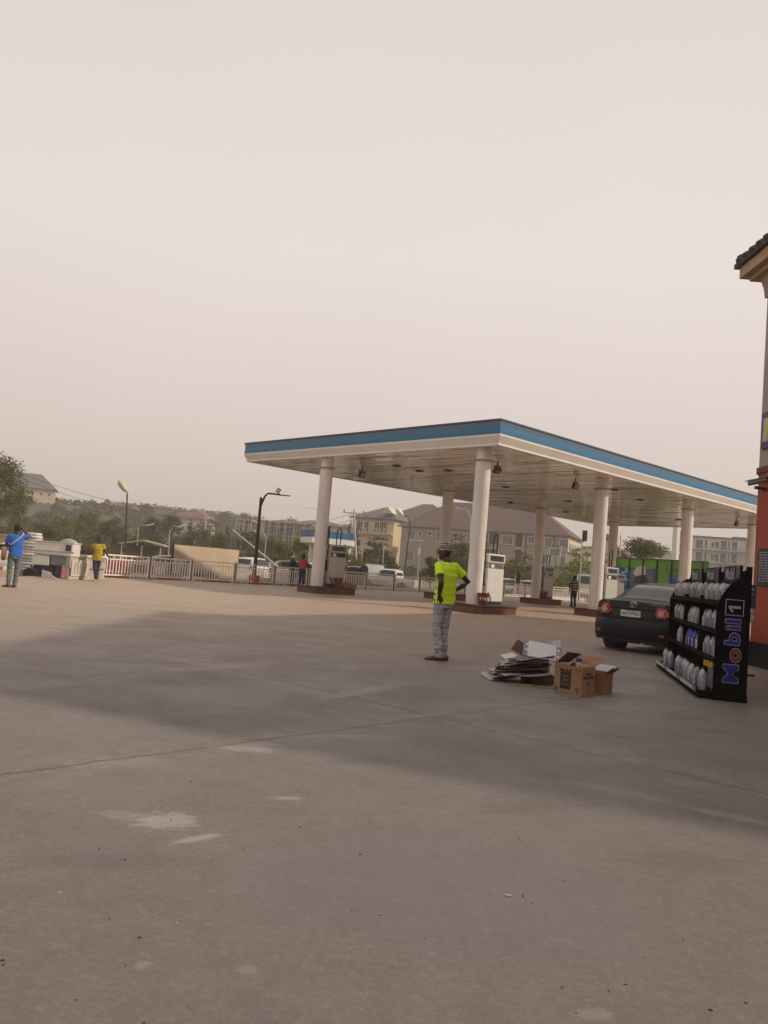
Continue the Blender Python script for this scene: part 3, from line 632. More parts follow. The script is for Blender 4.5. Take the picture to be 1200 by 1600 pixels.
for k in range(N_SH):
    t = k/(N_SH-1); mt, cn_ = colsn[r3.choice([0, 0, 1, 1, 2, 3, 3]) if k else 0]
    px_ = -.05 + .22*t + r3.uniform(-.05, .05); py_ = .16+r3.uniform(-.10, .10); zz = .05 + .0118*k
    card(V((sp_.x+px_, sp_.y+py_, zz+.02)), r3.uniform(.60, .80) - .20*t, r3.uniform(.40, .58), r3.uniform(-.45, .40), r3.uniform(-.05, .11), -.17-.03*t+r3.uniform(-.06, .05), mt, f'{cn_} flattened carton, {pos_w[k]} from the bottom of the pile', .025, k)
tag(MB().box((0, 0, .06), (.34, .36, .118)).build('folded_carton', kraft_dk, loc=(sp_.x+.27, sp_.y+.2, .0), rz=.2, bevel=.01), 'dark folded carton propping up the right side of the pile', 'cardboard')
# white faced carton lying tilted on top, with grey printed ends
o = thing('flattened_carton', 'white faced flattened carton with grey printed ends on top of the pile', 'cardboard', (sp_.x+.27, sp_.y+.02, .43), -.13); o['group'] = 'flattened cartons in the pile'
o.rotation_euler = (.50, .10, -.16)
m = MB(); m.box((0, 0, 0), (.37, .36, .012)); m.box((-.205, 0, -.004), (.09, .365, .01), 1); m.box((.215, 0, -.004), (.10, .365, .01), 1); m.build('face', [board_white, board_grey], o)
for (x, y) in ((-.20, .09), (-.20, -.04), (.21, .07), (.21, -.08)): MB().box((x, y, .0025), (.035, .05, .003)).build('print', board_white, o)
m = MB(); m.face([(.12, .165, -.0), (.24, .165, 0), (.22, .23, .08), (.10, .20, .05)]); m.face([(.10, .20, .047), (.22, .23, .077), (.24, .165, -.003), (.12, .165, -.003)]); m.build('flap', board_white, o)
o = thing('carton_flap', 'dark brown cardboard flap standing up at the back left of the pile', 'cardboard', (sp_.x+.02, sp_.y+.24, .38), -.25)
m = MB(); m.box((0, 0, .05), (.19, .008, .17), M=Matrix.Rotation(-.5, 3, 'X') @ Matrix.Rotation(.45, 3, 'Y')); m.build('panel', mat('flap_brown', (.14, .06, .03), .85), o)
o = tag(MB().box((0, 0, 0), (.18, .13, .006)).build('printed_card', board_white, loc=(sp_.x-.17, sp_.y-.02, .335), rz=.35), 'small pale printed card on the left of the pile', 'cardboard'); o.rotation_euler = (.28, -.22, .35)
for k, (dx, dy, rzz) in enumerate(((.02, -.30, .2), (.30, -.33, -.1))):
    tag(MB().box((0, 0, .004), (.34, .10, .006)).build('cardboard_scrap', kraft, loc=(sp_.x+dx, sp_.y+dy, .002), rz=rzz), ['thin strip of cardboard on the ground in front of the pile', 'thin strip of cardboard on the ground between pile and printed carton'][k], 'cardboard')
# open printed carton
def carton(loc, rzv, w_, d_, h_, mt, label, flaps, name='open_carton', hf=None):
    hf = hf or h_
    o = thing(name, label, 'carton', loc, rzv); t = .007
    m = MB(); m.box((0, -d_/2, hf/2), (w_, t, hf)); m.box((0, d_/2, h_/2), (w_, t, h_)); m.box((-w_/2+t/2, 0, h_/2), (t, d_-t, h_)); m.box((w_/2-t/2, 0, h_/2), (t, d_-t, h_)); m.box((0, 0, t/2), (w_-2*t, d_-t, t)); m.build('body', mt, o)
    for (pts, mm) in flaps:
        q = MB(); pts = [V(p) for p in pts]; nrm = (pts[1]-pts[0]).cross(pts[2]-pts[0]).normalized()*.006
        q.loft([pts, [p+nrm for p in pts]], 0); q.build('flap', mm, o)
    return o
cc = G(908, 1088.5)
W_, D_, H_ = .40, .27, .345
# corner nearest the camera at cc; long face runs up-left
ang = math.atan2((G(866, 1080)-cc).y, (G(866, 1080)-cc).x); ax = V((math.cos(ang), math.sin(ang), 0))*-1
rzb = math.atan2(ax.y, ax.x); ay = V((-ax.y, ax.x, 0)); ctr = cc - ax*(W_/2) + ay*(D_/2)
h, a, b = H_, W_/2, D_/2
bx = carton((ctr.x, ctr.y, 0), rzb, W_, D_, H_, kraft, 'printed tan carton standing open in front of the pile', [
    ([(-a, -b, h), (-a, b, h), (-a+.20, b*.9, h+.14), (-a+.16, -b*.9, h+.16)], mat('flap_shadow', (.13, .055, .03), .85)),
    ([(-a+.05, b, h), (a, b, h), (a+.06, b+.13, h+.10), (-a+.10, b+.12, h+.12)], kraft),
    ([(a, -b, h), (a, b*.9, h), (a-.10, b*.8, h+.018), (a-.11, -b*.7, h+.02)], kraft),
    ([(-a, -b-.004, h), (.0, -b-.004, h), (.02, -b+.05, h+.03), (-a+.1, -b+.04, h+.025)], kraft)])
m = MB(); yF = -b-.0045
m.box((-.025-.01, yF, h*.45), (.15, .002, .20)); m.build('print_block', ink, bx)
m = MB(); fm = lambda x, z: frame((x, yF-.0005, z), (1, 0, 0), (0, 0, 1))
m.text('Mobil', .072, fm(-.035, h*.80), 0, ext=.001, bold=.002); m.text('4 x 5 L', .036, fm(.13, h*.88), 0, ext=.001); m.text('15', .05, fm(-.165, h*.14), 0, ext=.001, bold=.002)
m.tube([fm(.145, h*.13) @ V((.03*math.cos(t), .03*math.sin(t)+.02, .001)) for t in [math.pi*i/8 for i in range(9)]]+[fm(.145, h*.13) @ V((-.03, .02, .001)), fm(.145, h*.13) @ V((.03, .02, .001))], .003, 4); m.bar(fm(.145, h*.13) @ V((0, .02, .001)), fm(.145, h*.13) @ V((0, -.025, .001)), .005, .004)
m.text('~~~', .06, fm(-.15, h*.90), 0, ext=.001); m.build('print', ink, bx)
m = MB(); m.text('Super', .045, fm(-.035, h*.64-.004), 0, ext=.002); m.text('2000', .045, fm(-.035, h*.47), 0, ext=.002); m.text('20W-50', .034, fm(-.035, h*.32), 0, ext=.002); m.build('print_pale', kraft, bx)
m = MB(); gm = lambda y, z: frame((a+.0008, y, z), (0, 1, 0), (0, 0, 1))
m.text('Mobil', .045, gm(0, h*.76), 0, ext=.001, bold=.002); m.text('Super 2000', .045, gm(0, h*.63), 0, ext=.001, bold=.002); m.text('20W', .034, gm(0, h*.44), 0, ext=.001); m.text('50', .034, gm(0, h*.34), 0, ext=.001); m.text('4 x 5 L', .034, gm(0, h*.18), 0, ext=.001); m.text('^', .05, gm(0, h*.03), 0, ext=.001); m.build('print_side', ink, bx)
p = bx.matrix_basis @ V((.03, .03, .20)); o = thing('plastic_bottle', 'white and blue bottle sticking out of the printed carton', 'bottle', p, 0)
m = MB(); m.lathe([(.035, 0), (.04, .02), (.04, .15), (.028, .19)], n=14); m.build('body', mat('white_plastic', (.55, .56, .58), .35), o, smooth=50); m = MB(); m.lathe([(.032, .1901), (.036, .20), (.036, .23), (.02, .24)], n=14); m.build('cap', mat('bright_blue_cap', (.03, .06, .30), .4), o)
c2 = G(944, 1085.5); rz2 = rzb+.12
bx2 = carton((c2.x-.03, c2.y+.17, 0), rz2, .26, .24, .26, kraft_or, 'small orange brown carton open behind the printed one', [([(-.13, .12, .26), (.13, .12, .26), (.15, .17, .34), (-.11, .17, .34)], board_white), ([(.13, -.12, .26), (.13, .12, .26), (.21, .13, .33), (.22, -.11, .34)], kraft_dk)], hf=.19)
m = MB(); m.box((.02, .155, .31), (.14, .004, .035), M=Matrix.Rotation(-.55, 3, 'X')); m.build('print', mat('blue_print', (.05, .06, .2), .6), bx2)
# ------------------------------------------------------------------ vehicles
KINDS = {
 # s, zb, zbelt, zr, w, wr
 'sedan': dict(st=[(0, .40, .56, .60, .60, .5), (.02, .27, .64, .665, .76, .70), (.09, .22, .70, .725, .83, .78), (.115, .22, .74, .78, .845, .74), (.15, .22, .92, 1.02, .845, .74), (.19, .22, .96, 1.075, .85, .76), (.25, .21, .97, 1.085, .855, .76), (.62, .20, .97, 1.10, .87, .74), (.78, .20, .97, 1.16, .875, .68), (1.12, .20, .96, 1.38, .88, .62), (1.42, .20, .95, 1.47, .88, .60), (1.95, .20, .94, 1.52, .88, .60), (2.45, .20, .93, 1.50, .88, .60), (2.75, .20, .92, 1.43, .88, .61), (3.2, .20, .92, 1.13, .88, .69), (3.4, .20, .92, 1.02, .875, .75), (3.9, .20, .86, .93, .86, .72), (4.3, .21, .76, .80, .82, .68), (4.48, .25, .62, .66, .74, .6), (4.54, .36, .54, .56, .56, .45)],
   wh=[.93, 3.53], rw=.325, rear=(.70, 1.36), front=(2.80, 3.36), side=(1.0, 2.95), L=4.54, light=.80),
 'suv': dict(st=[(0, .5, .62, .66, .62, .5), (.02, .32, .7, .74, .8, .74), (.08, .28, 1.0, 1.06, .86, .78), (.14, .28, 1.05, 1.18, .87, .76), (.42, .28, 1.05, 1.66, .88, .64), (.6, .28, 1.05, 1.72, .885, .63), (1.6, .28, 1.04, 1.77, .89, .63), (2.5, .28, 1.03, 1.73, .89, .64), (2.75, .28, 1.03, 1.65, .89, .65), (3.3, .28, 1.03, 1.2, .89, .75), (3.5, .28, 1.02, 1.10, .89, .78), (4.1, .28, .98, 1.03, .88, .74), (4.45, .3, .85, .9, .84, .7), (4.58, .36, .66, .7, .74, .6), (4.62, .45, .6, .62, .6, .5)],
   wh=[.95, 3.6], rw=.36, rear=(.15, .41), front=(2.80, 3.26), side=(.62, 2.9), L=4.62, light=.98),
 'pickup': dict(st=[(0, .5, .7, .74, .7, .6), (.02, .45, .98, 1.02, .82, .78), (.05, .42, 1.0, 1.04, .85, .8), (1.55, .4, 1.02, 1.05, .87, .8), (1.6, .4, 1.02, 1.1, .87, .74), (1.68, .4, 1.02, 1.68, .87, .64), (1.9, .4, 1.02, 1.74, .87, .64), (2.7, .4, 1.02, 1.75, .87, .64), (2.95, .4, 1.02, 1.68, .87, .65), (3.45, .4, 1.02, 1.2, .87, .74), (3.65, .4, 1.02, 1.1, .87, .77), (4.5, .4, 1.0, 1.05, .86, .74), (4.8, .42, .8, .86, .8, .7), (4.86, .5, .7, .72, .7, .6)],
   wh=[1.0, 4.0], rw=.37, rear=(1.605, 1.675), front=(3.0, 3.42), side=(1.72, 3.1), L=4.86, light=.85),
 'van': dict(st=[(0, .5, .8, .86, .68, .6), (.02, .34, 1.05, 1.9, .8, .66), (.08, .3, 1.1, 2.0, .84, .70), (2.5, .3, 1.1, 2.02, .85, .71), (3.2, .3, 1.1, 1.95, .85, .7), (3.75, .3, 1.05, 1.2, .85, .72), (4.1, .3, .9, 1.0, .82, .7), (4.25, .4, .7, .75, .7, .6)],
   wh=[.8, 3.5], rw=.33, rear=(.025, .075), front=(3.25, 3.7), side=(.4, 3.2), L=4.25, light=.9),
}
def section(st):
    s, zb, zl, zr, w, wr = st; g = zr-zl; zm = zb+.55*(zl-zb)
    return [V((0, s, zb)), V((.78*w, s, zb)), V((.95*w, s, zb+.08)), V((w, s, zm)), V((.99*w, s, zl-.07)), V((.955*w, s, zl)), V((wr+.16*(.955*w-wr)+.07*min(1, g/.3), s, zl+.12*g)) if g > .2 else V((.5*(.955*w+wr)+.05, s, zl+.45*g)), V((wr+.01, s, zl+.86*g)), V((.80*wr, s, zr-.012)), V((0, s, zr))]
def interp_st(K, s):
    T = K['st']
    for a, b in zip(T, T[1:]):
        if a[0] <= s <= b[0]:
            t = (s-a[0])/(b[0]-a[0]); return (s,)+tuple(x+(y-x)*t for x, y in zip(a[1:], b[1:]))
    return T[-1]
tail_red = mat('tail_red', (.40, .02, .015), .2, coat=.5); tail_clear = mat('tail_clear', (.45, .36, .32), .2); plate_m = mat('plate_white', (.62, .66, .60), .5); plate_ink = mat('plate_ink', (.03, .07, .045), .6); chrome = mat('chrome', (.6, .6, .6), .15, .9); orange_l = mat('amber_lens', (.45, .10, .02), .3)
def car(name, label, cat, p, rz, kind, paint, group=None, detail=False, trim=None):
    """p = ground point under the middle of the rear bumper; local +y is forward"""
    K = KINDS[kind]; o = thing(name, label, cat, (p.x, p.y, p.z), rz, group)
    m = MB(); rings = []
    sts = []
    T = K['st']
    for a, b in zip(T, T[1:]):
        n_ = max(1, int((b[0]-a[0])/.14)); sts += [a[0]+(b[0]-a[0])*k/n_ for k in range(n_)]
    sts.append(T[-1][0])
    def arch(s, h):
        for wc in K['wh']:
            d = abs(s-wc)
            if d < K['rw']+.06: return max(h, K['rw']+math.sqrt(max(0, (K['rw']+.06)**2-d*d)))
        return h
    for s in sts:
        h = section(interp_st(K, s))
        za = arch(s, h[1].z)
        full = list(h) + [V((-q.x, q.y, q.z)) for q in h[8:0:-1]]
        rings.append(full)
    m.loft(rings, 0)
    body = m.build('body', paint, o, smooth=32)
    # dark wheel arches and sills
    def patch(nm, s0, s1, i0, i1, off, mt, ns=8, both=True, f0=0., f1=0.):
        q = MB()
        for sg in ((1, -1) if both else (1,)):
            g = []
            for k in range(ns+1):
                s = s0+(s1-s0)*k/ns; h = section(interp_st(K, s)); cen = V((0, s, .8))
                row = []
                for i in range(i0, i1+1):
                    pt = h[i].copy()
                    if i == i0 and f0: pt = pt.lerp(h[i+1], f0)
                    if i == i1 and f1: pt = pt.lerp(h[i-1], f1)
                    pt += (pt-V((0, s, .55))).normalized()*off; row.append(V((pt.x*sg, pt.y, pt.z)))
                g.append(row)
            q.loft(g, 0, cap=False, closed=False)
            if nm == 'side_window': q.build(nm, mt, o, smooth=60); q = MB()
        if q.v: q.build(nm, mt, o, smooth=60)
    gl = glass_grey if detail else glass_dark
    a, b = K['rear']; patch('rear_window', a+.02, b-.02, 8, 9, .004, gl, f0=-.0, f1=0)
    a, b = K['front']; patch('windscreen', a, b, 8, 9, .004, glass_dark)
    a, b = K['side']; patch('side_window', a, b, 6, 7, .004, glass_dark, ns=14, f0=.12, f1=.0)
    for wc in K['wh']:
        for sg in (-1, 1):
            r = K['rw']; xo = K['st'][len(K['st'])//2][4]*sg
            q = MB(); q.loft([[V((xo*1.003-sg*.0, wc+(r+.055)*math.cos(t), r+(r+.055)*math.sin(t))) for t in [2*math.pi*k/24 for k in range(24)]], [V((xo-sg*.28, wc+(r+.055)*math.cos(t), r+(r+.055)*math.sin(t))) for t in [2*math.pi*k/24 for k in range(24)]]], 0); q.build('wheel_arch', black_rubber, o)
            q = MB(); rr = [(r*.62, .012), (r*.90, .012), (r, -.02), (r, -.18), (r*.9, -.21), (r*.62, -.21)]
            q.loft([[V((xo+sg*(.014+dx), wc+rd*math.cos(t), r+rd*math.sin(t))) for t in [2*math.pi*k/24 for k in range(24)]] for rd, dx in rr], 0); ty = q.build('tyre', black_rubber, o, smooth=50)
            q = MB(); q.loft([[V((xo+sg*(.014+dx), wc+rd*math.cos(t), r+rd*math.sin(t))) for t in [2*math.pi*k/20 for k in range(20)]] for rd, dx in [(r*.61, .0), (r*.5, -.03), (r*.15, -.01), (.02, -.005)]], 0)
            for k in range(5):
                t = 2*math.pi*k/5; q.bar((xo+sg*.018, wc, r), (xo+sg*.018, wc+r*.57*math.cos(t), r+r*.57*math.sin(t)), .05, .012)
            q.build('rim', galv, ty, smooth=40)
    zl = K['light']
    if kind in ('sedan',):
        for sg in (-1, 1):
            q = MB(); yb = .10
            pts = [(.47, .135, .84), (.54, .105, .99), (.70, .12, 1.005), (.82, .24, .98), (.84, .26, .84), (.72, .10, .77), (.55, .105, .775)]
            fr = [V((sg*x, y-.035, z)) for x, y, z in pts]; bk_ = [V((sg*x*.97, y+.10, z)) for x, y, z in pts]
            q.loft([fr, bk_] if sg < 0 else [fr[::-1], bk_[::-1]], 0); tl = q.build('tail_light', tail_red, o, bevel=.012)
            q = MB(); q.loft([[V((sg*(.625+.065*math.cos(t)), .074-k*.012, .865+.065*math.sin(t))) for t in [2*math.pi*i/16 for i in range(16)]] for k in (0, 1)], 0); q.build('lens', tail_clear, tl, smooth=40)
            q = MB(); q.loft([[V((sg*(.755+.04*math.cos(t)), .088-k*.012, .855+.05*math.sin(t))) for t in [2*math.pi*i/12 for i in range(12)]] for k in (0, 1)], 0); q.build('indicator', orange_l, tl)
            q = MB(); q.box((sg*.70, .0, .42), (.10, .05, .045)); q.build('reflector', tail_red, o)
            q = MB(); q.loft([[V((sg*x, y, z)) for x, y, z in ((.45, 4.47, .62), (.74, 4.35, .66), (.80, 4.15, .82), (.5, 4.36, .76))], [V((sg*x, y-.1, z)) for x, y, z in ((.45, 4.47, .62), (.74, 4.35, .66), (.80, 4.15, .82), (.5, 4.36, .76))]]); q.build('headlight', lamp_white, o)
    else:
        for sg in (-1, 1):
            q = MB(); q.box((sg*.77, .06, zl), (.16, .12, .34)); q.build('tail_light', tail_red, o, bevel=.02)
            q = MB(); q.box((sg*.62, K['L']-.10, zl-.14), (.28, .16, .16)); q.build('headlight', lamp_white, o, bevel=.02)
    yp = .118 if kind == 'sedan' else .0
    if not detail:
        q = MB(); q.box((0, .015 if kind != 'sedan' else .09, .80), (.5, .012, .13)); q.build('number_plate', plate_m, o)
    return o, K, body
# dark saloon waiting in the lane
carpaint = mat('dark_blue_grey_paint', (.0065, .0075, .012), .40, .0, var=.15, scale=2., spec=.25)
hd = R(-42.5)    # heading: turned right of the view
fw = V((-math.sin(hd), math.cos(hd), 0)); rt = V((fw.y, -fw.x, 0))
wp = G(958, 1011)
rear = wp - fw*.93 + rt*.80
saloon, K, body = car('saloon_car', 'dark grey blue saloon car seen from behind in the pump lane', 'car', rear, hd, 'sedan', carpaint, detail=True)
m = MB()
for i, (x, y, z) in enumerate(((-.80, .16, .56), (-.76, .035, .53), (-.45, -.015, .515), (0, -.02, .51), (.45, -.015, .515), (.76, .035, .53), (.80, .16, .56))): pass
prof = [(-.86, .42), (-.845, .13), (-.77, .02), (-.5, -.035), (0, -.05), (.5, -.035), (.77, .02), (.845, .13), (.86, .42)]
m.loft([[V((x, y+.03, .27)) for x, y in prof], [V((x*1.005, y-.01, .34)) for x, y in prof], [V((x*1.012, y-.02, .56)) for x, y in prof], [V((x*1.005, y, .66)) for x, y in prof], [V((x*.98, y+.05, .70)) for x, y in prof], [V((x*.93, y+.14, .712)) for x, y in prof]], 0, cap=False, closed=False); bp_ = m.build('rear_bumper', carpaint, saloon, smooth=60)
m = MB(); m.loft([[V((x*.99, y+.035, .23)) for x, y in prof], [V((x*1.0, y+.026, .275)) for x, y in prof]], 0, cap=False, closed=False); m.build('bumper_skirt', black_plastic, bp_)
m = MB(); m.box((0, .098, .83), (.94, .012, .17)); rc = m.build('plate_recess', mat('recess_dark', (.010, .011, .016), .35), saloon)
m = MB(); m.box((0, .075, .925), (.98, .05, .035)); m.build('boot_garnish', carpaint, saloon, bevel=.012)
m = MB(); m.box((-.04, .086, .815), (.44, .012, .135)); m.box((-.04, .0905, .815), (.46, .006, .15), 1); npl = m.build('number_plate', [plate_m, black_plastic], saloon)
m = MB(); fr = lambda x, z: frame((x, .0785, z), (1, 0, 0), (0, 0, 1))
m.text('ENY-979GU', .078, fr(-.04, .81), 0, ext=.001, bold=.0015, sx=.98); m.text('ENUGU STATE', .028, fr(-.04, .866), 0, ext=.001); m.build('plate_lettering', plate_ink, npl)
m = MB(); ring_pts = lambda rx, rz_, y: [(rx*math.cos(t), y, 1.005+rz_*math.sin(t)) for t in [2*math.pi*i/20 for i in range(21)]]
m.tube(ring_pts(.085, .057, .122), .008, 6, cap=False); m.tube(ring_pts(.030, .052, .118), .006, 6, cap=False); m.tube([(x, y, z+.022) for x, y, z in ring_pts(.060, .022, .118)], .006, 6, cap=False); m.build('emblem', chrome, saloon, smooth=60)
m = MB(); m.text('COROLLA', .062, frame((.52, .130, 1.035), (1, 0, .0), (0, -.2, 1)), 0, ext=.003, sx=1.15); m.text('1.8', .05, frame((-.60, .135, 1.035), (1, 0, 0), (0, -.2, 1)), 0, ext=.003, sx=1.2); m.build('badge_lettering', chrome, saloon)
m = MB(); m.tube([(.28, .12, .24), (.28, -.0, .235)], .035, 12); m.build('exhaust_pipe', chrome, saloon)
m = MB(); m.box((0, 1.5, .25), (1.35, 2.6, .12)); m.build('underbody', black_rubber, saloon)
for sg in (-1, 1):
    m = MB(); m.loft([ell((sg*.95, 3.0, 1.0), .10, .06, 10), ell((sg*.97, 3.0, 1.07), .12, .07, 10), ell((sg*.95, 3.0, 1.13), .08, .05, 10)]); m.build('wing_mirror', carpaint, saloon, smooth=60)

# ------------------------------------------------------------------ people
def limb_rings(pts, rad, n=12):
    m = MB(); m.tube(pts, rad, n); return m
def hand(m, wr, d, palm_n, s=1., curl=.5, thumb=1):
    """palm and five separate bent fingers at wrist wr pointing along d; palm_n = direction the palm faces"""
    d = V(d).normalized(); n = V(palm_n); n = (n - d*n.dot(d)).normalized(); x = d.cross(n)
    w = V(wr)
    rings = []
    for t, wd, th in ((0, .024, .018), (.03, .034, .016), (.07, .041, .014), (.095, .040, .012)):
        c = w + d*t*s; rings.append([c + x*wd*s*math.cos(a) + n*th*s*math.sin(a) for a in [2*math.pi*k/10 for k in range(10)]])
    m.loft(rings)
    for i, (off, ln, r) in enumerate(((-.030, .070, .0085), (-.010, .080, .009), (.010, .075, .009), (.029, .058, .008))):
        b = w + d*.088*s + x*off*s; p1 = b + (d*math.cos(curl*.5)+n*math.sin(curl*.5))*ln*.42*s; p2 = p1 + (d*math.cos(curl*1.3)+n*math.sin(curl*1.3))*ln*.32*s; p3 = p2 + (d*math.cos(curl*2)+n*math.sin(curl*2))*ln*.26*s
        m.tube([b-d*.015, p1, p2, p3], [r*s*1.05, r*s, r*s*.9, r*s*.6], 8)
    b = w + d*.03*s - x*.030*s*thumb; p1 = b + (d*.7 - x*.75*thumb + n*.2).normalized()*.035*s; p2 = p1 + (d*.95 - x*.2*thumb + n*.45).normalized()*.028*s
    m.tube([b, p1, p2], [.013*s, .010*s, .007*s], 8)
def person(label, loc, yaw, H=1.75, J=None, shirt=None, trousers=None, shoes=None, hair=None, skinm=None, cap=None, voxel=.011, head_yaw=0., hand_dirs=None, group=None, sleeve=.62, hem=.86, fingers=True, barefoot=False, leg_w=1., tee_w=1.):
    k = H/1.75; o = thing('person', label, 'person', (loc.x, loc.y, loc.z), yaw, group); skinm = skinm or skin
    D = dict(pel=(0, 0, .93), chest=(0, 0, 1.28), neck=(0, -.005, 1.47), head=(0, .02, 1.52), LS=(-.185, 0, 1.42), RS=(.185, 0, 1.42), LE=(-.24, -.02, 1.13), RE=(.24, -.02, 1.13), LW=(-.25, .06, .88), RW=(.25, .06, .88), LH=(-.09, 0, .90), RH=(.09, 0, .90), LK=(-.10, .02, .49), RK=(.10, .02, .49), LA=(-.11, -.02, .09), RA=(.11, -.02, .09), LT=(0, 1, 0), RT=(0, 1, 0))
    D.update(J or {}); D = {a: V(b)*(k if a not in ('LT', 'RT') else 1) for a, b in D.items()}
    pel, nk = D['pel'], D['neck']
    def spine(t):
        c = D['chest']; return pel.lerp(c, t/.65) if t < .65 else c.lerp(nk, (t-.65)/.35)
    syaw = math.atan2((D['RS']-D['LS']).y, (D['RS']-D['LS']).x); pyaw = math.atan2((D['RH']-D['LH']).y, (D['RH']-D['LH']).x)
    def torso(m, prof, zmin=None):
        rings = []
        for t, rx, ry in prof: c = spine(t) if t >= 0 else pel + V((0, 0, t*.54*k)); rings.append(ell(c, rx*k, ry*k, 18, pyaw+(syaw-pyaw)*max(0, min(1, t)), 2.3))
        m.loft(rings)
    # body
    m = MB(); torso(m, [(-.16, .10, .08), (0, .150, .10), (.25, .130, .092), (.6, .150, .102), (.82, .165, .095), (.94, .11, .07), (1., .058, .056)])
    hd_ = D['head']; Mh = Matrix.Rotation(head_yaw, 3, 'Z')
    m.tube([nk-V((0, 0, .05*k)), nk+V((0, 0, .03*k)), hd_+V((0, 0, .04*k))], [.062*k, .054*k, .052*k], 14)
    hr = []
    for z, rx, ry, dy in ((-.012, .030, .036, .045), (.012, .050, .062, .030), (.045, .063, .082, .014), (.085, .071, .094, .004), (.125, .075, .098, -.002), (.165, .073, .095, -.006), (.20, .058, .078, -.008), (.222, .036, .050, -.009), (.232, .010, .014, -.009)):
        hr.append([hd_ + Mh @ V((q.x, q.y, 0))*k + V((0, 0, z*k)) for q in ell((0, dy, 0), rx, ry, 16)])
    m.loft(hr)
    def hp(x, y, z): return hd_ + (Mh @ V((x, y, 0)))*k + V((0, 0, z*k))
    m.tube([hp(0, .094, .125), hp(0, .112, .085), hp(0, .098, .075)], [.010*k, .017*k, .012*k], 8)
    m.tube([hp(-.03, .082, .045), hp(0, .093, .047), hp(.03, .082, .045)], [.008*k, .013*k, .008*k], 8)
    m.tube([hp(-.055, .082, .122), hp(0, .096, .126), hp(.055, .082, .122)], [.009*k, .010*k, .009*k], 8)
    for sg in (-1, 1): m.loft([[hp(sg*(.076+.012*w_), -.005+.018*math.cos(a)*(1-.2*w_), .10+.032*math.sin(a)) for a in [2*math.pi*i/10 for i in range(10)]] for w_ in (-.6, 0, 1)])
    for s in 'LR':
        S, E, W = D[s+'S'], D[s+'E'], D[s+'W']; sg = -1 if s == 'L' else 1
        m.tube([S+V((-sg*.06*k, 0, .0)), S, S.lerp(E, .35), E, E.lerp(W, .35), W], [.055*k, .060*k, .050*k, .041*k, .042*k, .026*k], 12)
        hdn, pn = (hand_dirs or {}).get(s, ((W-E), V((-sg, .2, 0))))
        hand(m, W-V(hdn).normalized()*.01, hdn, pn, k*1.02, .45, thumb=1 if s == 'L' else -1)
        Hh, Kn, A = D[s+'H'], D[s+'K'], D[s+'A']; T = D[s+'T'].normalized()
        m.tube([Hh+V((0, 0, .02)), Hh.lerp(Kn, .35), Kn, Kn.lerp(A, .35), A], [.078*k, .072*k, .052*k, .050*k, .034*k], 12)
        m.tube([A+V((0, 0, -.01*k)) - T*.05*k, A+V((0, 0, -.04*k))+T*.05*k, A+V((0, 0, -.062*k))+T*.15*k], [.034*k, .034*k, .020*k], 10)
    fuse(m, 'body', skinm, voxel*.62 if fingers else voxel*.8, o, 3)
    # trousers
    if trousers:
        m = MB(); rings = []
        m.loft([ell(pel+V((0, 0, z*k)), rx*k*leg_w, ry*k*leg_w, 18, pyaw, 2.4) for z, rx, ry in ((-.14, .150, .115), (-.06, .172, .128), (.03, .168, .122), (.12, .155, .112))])
        for s in 'LR':
            Hh, Kn, A = D[s+'H'], D[s+'K'], D[s+'A']
            m.tube([Hh+V((0, 0, .02)), Hh.lerp(Kn, .4), Kn, Kn.lerp(A, .5), A+V((0, 0, .0)), A+V((0, 0, -.045*k))], [.094*k*leg_w, .090*k*leg_w, .074*k*leg_w, .068*k*leg_w, .064*k*leg_w, .066*k*leg_w], 14)
        kz = D['LK'].z; az = D['LA'].z
        fuse(m, 'trousers', trousers, voxel, o, 2, .021*k, 16, seed=H*7, zfun=lambda p: .35+.9*math.exp(-((p.z-kz)/.12)**2)+1.1*math.exp(-((p.z-az-.05)/.12)**2))
    if shirt:
        m = MB(); w_ = tee_w
        zb = (hem*k-pel.z)/(.54*k)
        torso(m, [(zb, .182*w_, .132*w_), (.12, .178*w_, .130*w_), (.4, .176*w_, .126*w_), (.65, .186*w_, .128*w_), (.84, .190*w_, .110), (.95, .125, .085), (1.0, .072, .070)])
        for s in 'LR':
            S, E = D[s+'S'], D[s+'E']; sg = -1 if s == 'L' else 1
            if sleeve > 1:
                W = D[s+'W']; m.tube([S+V((-sg*.08*k, 0, -.01)), S, S.lerp(E, .5), E, E.lerp(W, .8)], [.08*k, .078*k, .064*k, .056*k, .042*k], 14)
            else: m.tube([S+V((-sg*.08*k, 0, -.01)), S, S.lerp(E, sleeve*.6), S.lerp(E, sleeve)], [.074*k, .072*k, .072*k, .079*k], 14)
        fuse(m, 'shirt', shirt, voxel, o, 2, .020*k, 9, seed=H*3, zfun=lambda p: .5+.9*max(0, 1.15-p.z/k))
    if shoes:
        for s in 'LR':
            A = D[s+'A']; T = V((D[s+'T'].x, D[s+'T'].y, 0)).normalized(); an = math.atan2(T.y, T.x)
            m = MB(); rings = []
            for t, wd, hh in ((-.085, .026, .05), (-.06, .038, .075), (.0, .040, .085), (.06, .043, .068), (.13, .048, .050), (.19, .042, .040), (.215, .022, .028)):
                c = V((A.x, A.y, A.z-.09*k))+T*t*k; xs = V((-T.y, T.x, 0))
                rings.append([c + xs*(wd*k*math.cos(a)) + V((0, 0, max(0., hh*k*.5*(1+1.15*math.sin(a))))) for a in [2*math.pi*i/12 for i in range(12)]])
            m.loft(rings); m.build('shoe', shoes, o, smooth=60)
